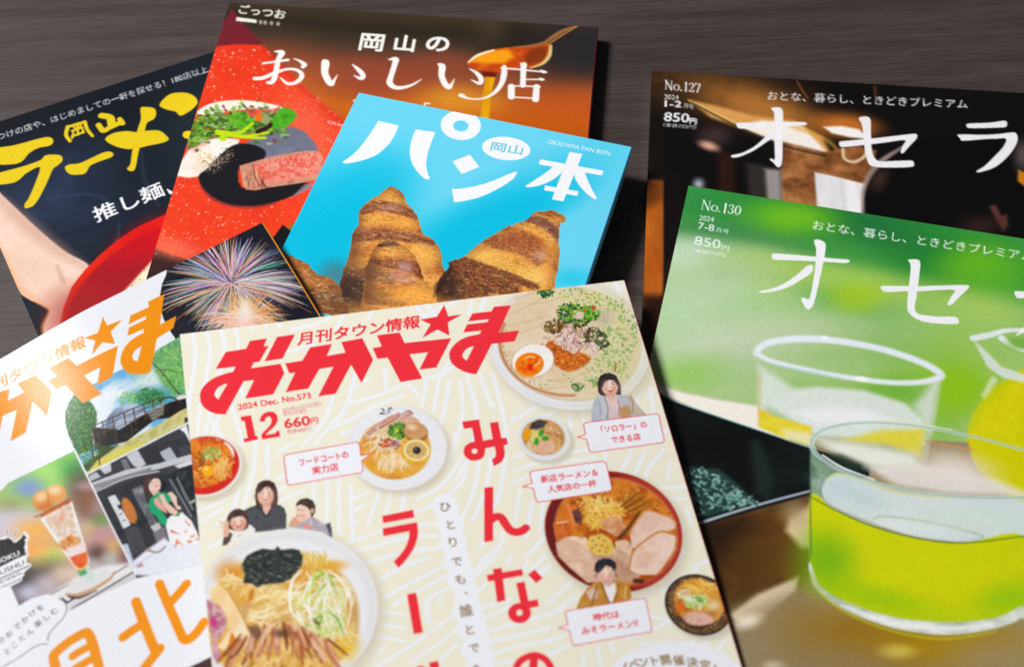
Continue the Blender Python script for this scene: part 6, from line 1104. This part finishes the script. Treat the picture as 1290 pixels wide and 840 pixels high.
    p.poly(zb("15,385 60,352 100,375 135,405 175,460 205,520 240,590 282,690 230,715 160,745 130,700 150,640 130,580 110,520 60,450 20,420"), mixn([(250, 226, 180), (244, 206, 146), (252, 238, 208)], 7, 4, sy=3, ang=.6), soft=1, sm=False); p.line(zb("135,405 205,520 282,690"), [1, 1.5, 1], (214, 150, 70), soft=1); p.poly(zb("100,735 150,630 180,680 160,735"), (226, 130, 30), soft=1); p.poly(zb("60,720 90,690 150,600 130,700 110,740"), (250, 226, 176), soft=1)
    p.poly(zb("0,440 40,455 90,490 120,560 110,620 60,690 40,720 20,600"), mixn([(206, 150, 160), (180, 110, 130), (226, 186, 190), (196, 130, 120)], 4, 6, contrast=2), soft=1.5); p.poly(zb("20,560 40,540 66,570 60,610 30,600"), (206, 60, 130), soft=1.5); p.poly(zb("30,700 60,690 80,760 60,820 40,780"), mixn([(190, 120, 150), (226, 190, 190)], 3, 5), soft=2)
    p.poly(zb("190,430 215,362 290,365 300,400 270,450 240,470 200,480"), mixn([(240, 190, 100), (226, 160, 60), (248, 210, 140)], 4, 5), soft=.9); p.poly(zb("255,390 285,375 270,440 240,455"), (206, 130, 40), soft=1); p.poly(zb("200,480 250,460 240,560 220,540"), (206, 160, 110), soft=2, a=.8)
    for i in range(110):      # white leek curls
        a, b = zb("690,480")[0]; t0 = R.uniform(0, 6.28); rx, ry = R.uniform(8, 34), R.uniform(10, 40); x0, y0 = a + R.gauss(0, 12), b + R.gauss(0, 14); sp = R.uniform(.8, 2.4)
        pts = [(x0 + rx * math.cos(t0 + sp * t), y0 + ry * math.sin(t0 + sp * t)) for t in (0, .25, .5, .75, 1)]
        if all(((q[0] - a) / 42) ** 2 + ((q[1] - b) / 47) ** 2 < 1 for q in pts): w = R.uniform(.6, 1.3); p.line(pts, [w * .6, w, w, w, w * .5], R.choice(((250, 248, 232), (236, 236, 206), (222, 226, 170), (244, 240, 220), (196, 214, 110), (150, 190, 70))), soft=.4, a=.9)
    for q, w, cl in (("640,290 620,380 560,470 540,500", 4, (196, 216, 60)), ("660,400 700,350", 3, (110, 180, 50)), ("620,560 680,540 650,620", 2.5, (110, 170, 60)), ("730,520 780,570 810,650", 3, (120, 180, 80)), ("570,600 640,650", 2, (150, 200, 90)), ("700,620 760,600", 2, (140, 190, 90)), ("740,330 770,420", 2, (150, 160, 110)), ("650,300 690,270", 2.2, (206, 220, 60))): p.line(zb(q), [w * .3, w * .5, w * .2], cl, soft=.8, a=.9)
    for q in ("560,270 505,330 490,430 505,520 570,590", "590,280 610,340 570,420 590,500", "700,280 720,350 700,450 740,500", "760,290 830,390 850,480 830,600", "720,270 800,340 840,430", "690,300 740,420 790,560 820,640"): p.line(zb(q), [.8, 1.5, 1.5, 1.2, .7], (252, 250, 238), soft=.4)
    p.line(zb("640,565 655,585"), 2, (70, 60, 50), soft=1.5, a=.7)
    for i in range(46):       # slices of braised pork
        t = i / 45; x0 = 170 + 540 * t + R.gauss(0, 10); y0 = 700 - 110 * math.sin(t * 3.14) + R.gauss(0, 12); x1 = 420 + (x0 - 420) * 1.35 + R.gauss(0, 14); y1 = y0 + R.uniform(90, 190)
        p.line(zb(f"{x0},{y0} {(x0 + x1) / 2 + R.gauss(0, 10)},{(y0 + y1) / 2} {x1},{y1}"), [R.uniform(1, 2.4), R.uniform(1.5, 3), R.uniform(1, 2.5)], R.choice(((196, 120, 80), (226, 170, 140), (150, 80, 46), (236, 190, 160), (176, 96, 56), (206, 140, 100))), soft=.9, a=.95)
    for i in range(60):
        x = R.uniform(170, 720); y = 640 + R.uniform(0, 190) + abs(x - 430) * .22; p.line(zb(f"{x},{y} {x + (x - 430) * .1},{y + R.uniform(20, 60)}"), [.4, .7], R.choice(((120, 60, 34), (244, 206, 180), (96, 46, 30), (226, 140, 70))), soft=.6, a=.8)
    p.poly(zb("240,600 300,590 330,640 300,690 260,640"), (110, 70, 60), soft=2.5, a=.8); p.blob(zb("440,640")[0], 10, 5, (90, 50, 36), .8)
    p.clip = None
    # ---- red bowl, right
    k = "ramen_photo#6"; c = (773, 667.5)
    shade(c, 86); p.ell(c, 86, 1, mixn([(176, 44, 36), (150, 30, 28), (190, 60, 48)], 20, 4), k, flat=True, soft=.4); clip(k)
    p.ell((772, 668.5), 83, 1, (96, 30, 30), flat=True, soft=1.5, a=.75); p.ell((790, 668), 79, 1, (190, 60, 44), flat=True, soft=3, a=.85); p.ell((776, 668), 77.5, 1, (206, 150, 120), flat=True, soft=1, a=.5)
    p.ell((776, 668.5), 76, 1, mixn([(206, 104, 24), (222, 136, 44), (184, 84, 20), (160, 76, 26)], 6, 5, contrast=1.8), flat=True, soft=1); z5 = zz(645, 560, 6)
    bits((770, 640), 60, 22, 160, [(226, 150, 60), (240, 176, 84), (180, 76, 20), (150, 60, 20), (206, 90, 24)], (.6, 1.8), (0, 4), .7)
    for q in ("790,480 950,345", "830,480 985,385", "865,500 1030,415", "900,520 1060,450", "800,440 900,360"): p.line(z5(q), [2.2, 2.6], mixn([(206, 136, 40), (176, 104, 30), (226, 164, 70)], 3, 4), soft=.7); 
    for q in ("835,488 985,395", "880,505 1030,430", "820,470 960,360"): p.line(z5(q), .7, (96, 54, 20), soft=.6, a=.8)
    for sh, col in (("310,590 340,572 430,570 445,640 440,690 380,740 335,720", (200, 92, 30)), ("385,470 430,450 485,455 500,520 510,610 470,620 420,600", (206, 100, 32)), ("450,500 500,480 530,540 530,600 480,590", (92, 46, 44)), ("530,420 575,410 590,450 560,470", (110, 54, 40)), ("340,740 400,700 470,690 560,700 590,760 560,840 420,860", (232, 190, 160)), ("780,730 860,715 910,760 900,850 790,860", (214, 176, 146))): p.poly(z5(sh), mixn([col, tuple(min(255, x + 26) for x in col), tuple(max(0, x - 26) for x in col)], 4, 5, contrast=1.8), soft=.8)
    p.line(z5("340,590 420,580"), 1, (246, 196, 150), soft=.8); p.line(z5("420,450 440,500 470,600"), .8, (240, 150, 80), soft=.6)
    x3 = zz(430, 560, 3)
    p.poly(x3("810,370 850,350 900,370 950,410 960,440 990,520 930,520 860,460 820,420"), mixn([(236, 200, 176), (222, 176, 146), (244, 216, 196)], 7, 4), soft=1); p.poly(x3("950,400 1040,390 1090,420 1130,490 1110,520 1000,520 960,470"), mixn([(226, 190, 164), (206, 160, 130), (190, 140, 110)], 5, 6), soft=1.2)
    noodles(z5("690,520")[0], 24, 17, 120, [(246, 206, 96), (236, 180, 60), (250, 224, 140), (226, 160, 50)], (.5, 1), (8, 20), .6, 1.0, .9); noodles(z5("640,440")[0], 20, 8, 40, [(240, 190, 90), (250, 216, 130)], (.5, 1), (8, 18), .9, .8)
    p.poly(z5("660,580 700,560 780,530 830,560 860,620 850,680 780,690 700,640"), mixn([(240, 206, 176), (226, 170, 126), (206, 130, 80)], 3.5, 5, contrast=2), soft=1)
    p.poly(x3("1090,340 1110,300 1150,250 1180,255 1230,270 1260,290 1262,315 1225,330 1180,350 1140,390 1100,390"), mixn([(228, 188, 166), (240, 206, 186), (216, 170, 144)], 9, 4), soft=.8); p.line(x3("1090,340 1110,300 1152,250 1230,270 1262,292 1262,315"), [.7, 1, 1, 1, 1, .8], (216, 150, 80), soft=.6); p.poly(x3("1088,470 1100,410 1130,375 1205,328 1265,345 1258,400 1225,450 1190,490 1130,490"), mixn([(230, 190, 166), (242, 212, 194), (218, 174, 148)], 9, 6), soft=.8); p.line(x3("1088,470 1100,410 1130,375 1205,328 1265,345 1258,400 1225,450"), [.8, 1.2, 1.2, 1.2, 1.2, 1.2, .8], (206, 130, 60), soft=.7)
    for (a, b, da, db) in ((1170, 300, 44, 26), (1175, 410, 46, 40), (880, 420, 46, 34)):
        for i in range(36):
            q = x3(f"{a + R.gauss(0, da * .8)},{b + R.gauss(0, db * .8)}")[0]; p.line([q, (q[0] + R.uniform(2, 7), q[1] - R.uniform(1, 4))], [.5, .3], R.choice(((250, 226, 206), (206, 150, 120), (236, 190, 160))), soft=.8, a=.4)
    p.line(x3("1050,350 1080,320 1130,250"), [2, 2.4, 1], (60, 34, 24), soft=1.5, a=.7); p.line(x3("1110,512 1135,515"), 3, (50, 34, 28), soft=1.2, a=.8)
    p.poly(x3("925,370 940,345 985,335 1020,360 1035,395 1010,420 960,415 935,395"), mixn([(240, 206, 110), (228, 186, 80)], 4, 4), soft=.7)
    for a, b in ((950, 362), (972, 350), (994, 362), (962, 378), (984, 380), (1005, 388), (948, 388), (976, 400), (1000, 404)): p.ell(x3(f"{a},{b}")[0], 1.8, 1.4, (176, 116, 50), soft=.5)
    p.clip = None
    # ---- dark rimmed bowl on the right edge
    k = "ramen_photo#7"; c = (880, 761)
    shade(c, 42); p.ell(c, 42.5, 1, (52, 40, 36), k, flat=True, soft=.4); clip(k); p.ell(c, 39.5, 1, mixn([(120, 88, 56), (74, 56, 44), (150, 112, 70), (60, 46, 38)], 2.2, 5, contrast=2.4), flat=True, soft=.8)
    for t in np.arange(0, 6.28, .16): a, b = 880 + 36 * math.cos(t), 761 + 31 * math.sin(t); p.ell((a, b), .9, .8, R.choice(((190, 150, 90), (44, 34, 32), (206, 166, 100))), soft=.4)
    p.ell((881, 757), 32, 1, mixn([(196, 130, 50), (222, 160, 70), (170, 100, 40)], 4, 5), flat=True, soft=1); noodles((880, 740), 20, 7, 40, [(240, 180, 60), (226, 150, 40), (246, 206, 110)], (.7, 1.3), (12, 24), .3, .3); p.blob((857, 765), 6, 7, (226, 110, 24), .95); p.blob((898, 762), 8, 6, (240, 216, 170), .9)
    bits((876, 757), 14, 9, 150, [(150, 186, 70), (190, 214, 90), (120, 160, 60), (226, 232, 190), (240, 240, 220)], (.7, 2), (0, 3), .95); bits((862, 748), 8, 6, 30, [(240, 232, 200), (226, 206, 160)], (1, 2), (0, 2), .9); p.ell((880, 779), 19, 8.5, mixn([(216, 160, 140), (230, 184, 166), (196, 130, 110)], 4, 4), soft=1, rot=.08); p.line([(864, 788), (880, 790), (896, 786)], [1, 2, 1], (70, 46, 36), soft=1.2)
    p.clip = None
    # ---- two readers beside their bubbles
    zw = zz(645, 420, 6); F4, F5 = "person_photo#4", "person_photo#5"
    p.poly(zw("598,660 605,560 625,500 660,470 700,462 760,500 800,470 850,460 890,470 930,520 980,580 1015,610 960,640 700,680"), mixn([(196, 202, 206), (180, 186, 192), (210, 214, 216)], 3, 4, sy=3), F4, soft=.4); p.poly(zw("860,470 900,465 935,520 985,580 1016,612 930,640 900,560"), mixn([(206, 190, 170), (190, 170, 150)], 4, 5), soft=.6); p.poly(zw("815,560 880,540 905,590 890,640 820,650"), (196, 150, 100), soft=1); p.poly(zw("700,470 735,490 790,480 810,560 800,640 740,650 715,560"), mixn([(232, 206, 200), (214, 190, 190)], 4, 3), soft=.6)
    for q in ("700,480 725,560 720,640", "800,500 812,560 806,620"): p.line(zw(q), .6, (196, 90, 90) if "800" in q else (120, 110, 110), soft=.5, a=.8)
    p.line(zw("650,500 670,560 665,630"), .7, (160, 168, 176), soft=.6); p.line(zw("900,480 915,540 910,600"), .7, (150, 140, 130), soft=.6)
    p.poly(zw("650,440 645,370 665,320 700,300 745,298 785,315 810,360 822,420 825,462 790,465 770,440 715,470 680,470 660,455"), mixn([(44, 36, 40), (62, 52, 54), (34, 28, 32)], 2, 3, sy=3), F4, soft=.4, sm=False); p.poly(zw("715,430 780,430 778,490 740,510 712,480"), (232, 186, 170), F4, soft=.4); p.ell(zw("740,398")[0], 10.3, 12.2, sk, F4, soft=.5, rot=-.1); p.poly(zw("668,400 680,340 720,320 770,325 800,370 800,400 770,355 735,350 700,365 685,410"), (46, 38, 42), soft=.5)
    for q in ("712,386", "762,380"): p.ell(zw(q)[0], 1.3, .6, (54, 38, 38), soft=.35)
    p.line(zw("700,372 722,368"), .4, (80, 60, 56), soft=.3); p.line(zw("752,365 774,366"), .4, (80, 60, 56), soft=.3); p.line(zw("738,395 742,408"), .4, (222, 166, 150), soft=.4); p.line(zw("716,420 744,436 772,416"), [.5, 1.5, .5], (214, 76, 84), soft=.3); p.line(zw("724,424 764,421"), .7, (252, 246, 244), soft=.3)
    zm = zz(690, 700, 6)
    p.poly(zm("215,395 250,310 300,240 350,205 400,190 520,180 590,205 625,250 635,310 600,350 480,370 330,395"), mixn([(206, 150, 66), (190, 130, 50), (222, 170, 90)], 4, 5), F5, soft=.4); p.poly(zm("425,215 510,200 515,260 490,345 470,350 440,270"), (240, 236, 236), F5, soft=.5); p.poly(zm("290,270 340,240 380,260 370,320 320,330"), (226, 186, 176), soft=.8); p.line(zm("400,200 430,280 470,355"), 1, (150, 100, 36), soft=.6); p.line(zm("545,200 530,280 500,345"), 1, (160, 106, 40), soft=.6); p.line(zm("370,240 350,310 330,380"), 1, (150, 96, 36), soft=.6); p.line(zm("590,230 580,320"), .8, (240, 196, 120), soft=.6)
    p.poly(zm("410,190 480,190 500,205 460,235 425,215"), (226, 180, 164), F5, soft=.4); p.ell(zm("442,140")[0], 10, 12, sk, F5, soft=.5); p.poly(zm("352,110 355,65 380,30 430,14 480,22 515,50 522,95 500,105 480,85 440,70 420,95 395,125 370,130"), mixn([(36, 36, 44), (50, 50, 58)], 2, 3), F5, soft=.4, sm=False)
    for q in ("425,136", "466,134"): p.ell(zm(q)[0], 1.2, .6, (54, 40, 40), soft=.35)
    p.line(zm("430,180 446,184 464,178"), .6, (206, 96, 96), soft=.35); p.line(zm("446,145 450,160"), .4, (222, 166, 150), soft=.4)
    # soft modelling of the printed faces and hair
    for (a, b), r in ((zf("718,385")[0], 10), (zf("512,588")[0], 9), (zw("740,398")[0], 10), (zm("442,140")[0], 9.5)):
        p.blob((a + r * .75, b + r * .2), r * .45, r * .8, (196, 136, 112), .5); p.blob((a - r * .7, b + r * .1), r * .35, r * .8, (206, 150, 126), .4); p.blob((a, b + r * 1.0), r * .6, r * .25, (190, 130, 110), .5); p.blob((a - r * .1, b - r * .25), r * .4, r * .35, (255, 232, 218), .5)
        p.blob((a - r * .45, b + r * .3), r * .25, r * .2, (240, 150, 130), .5); p.blob((a + r * .42, b + r * .28), r * .25, r * .2, (236, 146, 126), .5)
        for i in range(40):
            t = R.uniform(2.9, 6.5); q = (a + r * 1.2 * math.cos(t), b + r * 1.15 * math.sin(t) - r * .1); p.line([q, (q[0] + R.gauss(0, 1) + .25 * (q[0] - a), q[1] + R.uniform(2, 5))], [.3, .2], R.choice(((110, 80, 70), (34, 26, 28), (84, 62, 58))), soft=.4, a=.45)
    for i in range(70): q = zf(f"{R.uniform(580, 870)},{R.uniform(500, 640)}")[0]; p.line([q, (q[0] + R.gauss(0, 1), q[1] + R.uniform(2, 6))], .4, R.choice(((50, 52, 58), (104, 106, 112))), soft=.6, a=.3) if 0 else None
    # ---- speech bubbles
    def bubble(key, TL, TR, BR, BL, tail, lines):
        c = np.array([TL, TR, BR, BL], float); out = []
        for i in range(4):
            a, b, d = c[i - 1], c[i], c[(i + 1) % 4]; r = 4.5
            e1 = (a - b) / np.linalg.norm(a - b); e2 = (d - b) / np.linalg.norm(d - b)
            for t in np.linspace(0, 1, 5): out.append(b + e1 * r * (1 - t) ** 2 + e2 * r * t ** 2)
            if (i == 3 and tail[0] < c[:, 0].min()) or (i == 1 and tail[0] > c[:, 0].max()):
                m1, m2 = b + (d - b) * .46, b + (d - b) * .62
                out += [m1, np.array(tail), m2]
        p.poly(out, Wt, key, soft=.2)
        o = out + [out[0]]
        for i in range(len(o) - 1): p.line([o[i], o[i + 1]], .55, (236, 64, 78), key, sm=False)
        for st, bl, br, tl in lines: p.text(st, bl, br, tl, (236, 48, 62), .016, key + "/bubble_text")
    bubble("speech_bubble#1", (357.3, 573), (452.3, 556), (457.8, 594.5), (362, 611.3), (468, 571), [("フードコートの", (378, 587), (439.5, 576.2), (376, 578.5)), ("実力店", (394.5, 597.8), (427, 592), (392.4, 588.2))])
    bubble("speech_bubble#2", (734.5, 532.7), (829.5, 520.5), (837.5, 557), (743, 569.8), (727.5, 550.5), [("「ソロラー」の", (758.5, 545.5), (815.5, 538.3), (756.3, 536.8)), ("できる店", (771, 558.3), (807.5, 553.7), (769.3, 549.8))])
    bubble("speech_bubble#3", (666.7, 593.5), (763, 580.3), (771.5, 617.7), (676, 632.5), (658.5, 612.8), [("新店ラーメン＆", (682.3, 608.3), (753.5, 599), (680.8, 599)), ("人気店の一杯", (691, 620.8), (752, 612.6), (689.6, 612))])
    bubble("speech_bubble#4", (711.5, 769.5), (813, 752.5), (822, 795), (721.5, 812.8), (703.5, 791), [("時代は", (748.5, 782), (780.5, 777.2), (747, 772.8)), ("みそラーメン!?", (734, 799.5), (804.5, 788.5), (732.3, 790.5))])
    # ---- vertical lettering
    B_ = (150, 112, 74)
    for ch, c, sz in (("ひ", (561.3, 638.2), 15), ("と", (567.8, 660.5), 13.5), ("り", (570.5, 682.5), 15), ("で", (575.5, 707), 14), ("も", (579.8, 729.2), 15), ("、", (587, 746.5), 13), ("誰", (587.3, 768.5), 17.5), ("と", (592, 792.5), 15), ("で", (597.5, 816), 14), ("も", (602, 842), 15)): p.glyph(ch, c, sz, B_, .012, "caption_lettering")
    h = "headline_lettering"; zl = zz(430, 560, 6); zn = zz(475, 700, 6); zi = zz(560, 510, 9.885)
    p.poly(zl("308,538 543,490 552,548 316,592"), RED, h, soft=.2); p.poly([(481.7, 665.3), (525.5, 657.2), (526.8, 668), (526, 677), (523.5, 685), (520, 693), (515, 700), (509, 708), (502, 715.2), (495.8, 706.7), (503, 699.5), (509, 692), (513, 684), (515.3, 676), (515.8, 668.7), (483.2, 675)], RED, h, soft=.2)
    p.poly(zn("225,290 297,275 347,577 277,590"), RED, h, soft=.2); p.poly(zn("392,803 462,790 490,960 420,960"), RED, h, soft=.2); p.line(zn("330,860 440,900"), 5.5, RED, h)
    p.poly([(610, 613.9), (621.3, 612.7), (621.3, 680.7), (610, 682.8)], RED, h, soft=.2); p.line([(617.5, 658), (624, 651), (631, 651.5), (637, 660), (643, 667.5), (650, 669.8), (657, 668.5), (662.5, 664.5)], [3, 5, 5.2, 5.2, 5.2, 5.3, 5.2, 5], RED, h, soft=.2)
    p.poly(zn("828,142 1098,97 1105,147 840,192"), RED, h, soft=.2); p.poly(zn("875,97 942,88 972,335 907,350"), RED, h, soft=.2); p.poly(zn("1140,140 1190,100 1252,165 1203,205"), RED, h, soft=.2); p.poly(zn("1050,203 1115,192 1150,360 1140,440 1090,420 1080,340"), RED, h, soft=.2); p.poly(zn("1120,342 1215,325 1223,380 1130,398"), RED, h, soft=.2)
    p.ell(zn("1077,430")[0], 14.5, 12.8, RED, h, soft=.2); p.ell(zn("1077,427")[0], 3.8, 3.8, N, "front_cover", soft=.2)
    zo = zz(575, 775, 9.923); p.line(zo("745,720 760,620 820,550 910,505 1000,495 1090,530 1150,590 1180,660 1170,800"), [4.4] * 9, RED, h, soft=.2); p.line(zo("965,510 965,600 940,720 880,820"), [5.2] * 4, RED, h, soft=.2)
    p.poly(zi("219,205 430,178 480,445 500,440 600,420 562,222 668,208 708,412 772,405 791,490 738,500 752,590 745,650 715,700 660,740 610,757 590,672 630,650 640,600 625,515 505,540 505,590 490,640 450,675 390,692 330,690 280,665 245,620 236,570 250,520 285,485 330,462 375,455 345,285 240,293"), RED, h, soft=.2, holes=[zi("337,575 350,550 378,540 400,550 408,575 400,598 375,607 350,600")])
    # ---- masthead
    t = "title_lettering"; zq = zz(215, 420, 6); zr = zz(430, 420, 6); zs = zz(420, 360, 4.942)
    p.poly(zq("600,55 728,37 703,97 740,92 672,213 627,220 608,262 830,228 860,300 775,460 562,492 630,352 552,360 415,610 375,610 340,606 300,592 265,570 240,545 225,515 220,460 232,425 252,395 280,368 315,342 350,325 390,310 430,298 470,290 490,250 340,268 415,140 570,115"), RED, t, soft=.15, holes=[zq("430,378 400,385 360,405 338,437 330,462 345,485 360,497")])
    p.poly(zq("805,25 940,7 845,190 710,210"), RED, t, soft=.15)
    p.poly([(359.2, 457.5), (380.8, 454.2), (390.8, 437.5), (418.3, 433), (411.7, 448.3), (435.2, 444), (430.1, 430.8), (456.4, 425.8), (470.2, 453.1), (455.4, 482.4), (442.3, 459.2), (423, 495.6), (400.8, 499.2), (420, 461.7), (402.5, 464.7), (388.3, 489.2), (359.7, 493.8), (371.7, 469.2), (364.2, 470)], RED, t, soft=.15)
    p.poly(zr("270,15 305,8 440,-8 478,72 832,35 718,257 590,272 655,142 517,158 612,340 447,367 350,182 272,192 237,110 305,98"), RED, t, soft=.15)
    p.poly(zs("690,118 715,190 800,178 713,228 722,310 648,272 553,325 605,240 540,210 645,192"), RED, t, soft=.15)
    p.poly(zs("1000,130 1105,121 1030,291 1157,278 1128,345 985,362 890,550 850,545 810,532 770,510 740,486 725,460 720,425 728,398 745,375 768,352 795,333 825,320 850,312 910,300 922,278 807,290 833,240 958,226 968,207 838,222 866,172 985,158"), RED, t, soft=.15, holes=[zs("875,375 845,383 820,400 805,422 803,440 815,455 830,465")])
    p.text("月刊タウン情報", (374.8, 435.3), (528.5, 412.4), (376, 419.2), RED, .028, "series_lettering")
    I = "issue_lettering"
    p.text("2024 Dec. No.573", (300.4, 516.3), (392, 501.2), (299.3, 509.2), RED, .03, I)
    p.poly(zq("528,628 608,617 640,772 655,770 662,800 555,822 550,795 582,788 558,660 533,662"), RED, I, soft=.15)
    p.poly(zq("672,665 680,630 700,605 735,590 775,590 802,612 810,640 805,670 790,695 765,720 740,742 718,765 795,753 797,736 822,733 828,778 690,800 684,765 710,735 740,706 758,680 763,655 757,633 740,625 725,632 715,645 714,664"), RED, I, soft=.15)
    p.text("2024年11月25日発行", (356.4, 519.4), (405.8, 511), (355.5, 513.4), (236, 110, 116), .0, I); p.text("毎月25日発行", (357.3, 524.4), (386.7, 519.6), (356.4, 518.8), (236, 110, 116), .0, I)
    pr = "price_lettering"; p.text("660", (359.2, 539.4), (390.8, 535), (357.8, 528), RED, .045, pr); p.text("円", (392.2, 534.6), (401, 533), (391.1, 526.8), RED, .02, pr); p.text("本体600円", (361.2, 547), (391.8, 542.6), (360.3, 540.6), (236, 96, 104), .0, pr)
    p.build("cream magazine with red lettering and bowls of ramen, foremost and uppermost of the pile", "magazines spread on the table", "magazine", spine=(206, 40, 50), spine_w=.45, pages=(.82, .81, .79), names={
        "ramen_photo#1": "pale creamy ramen with half an egg and green onions", "ramen_photo#2": "ramen with lemon slice and egg on a wide white plate", "ramen_photo#3": "small white bowl with green leaves", "ramen_photo#4": "orange noodles in a red lined bowl at the left edge",
        "ramen_photo#5": "large white bowl with black seaweed and white leek", "ramen_photo#6": "red rimmed bowl with pork slices and lotus root", "ramen_photo#7": "small dark rimmed bowl at the right edge",
        "person_photo#1": "woman in a dark grey shirt", "person_photo#2": "child waving one hand", "person_photo#3": "small child with hands at the mouth", "person_photo#4": "woman in a pale grey cardigan", "person_photo#5": "man in a mustard cardigan"})
for fn in ("guide_black", "quarterly_dark", "quarterly_green", "gourmet", "bread", "town_orange", "town_red"):
    if fn in globals(): globals()[fn]()
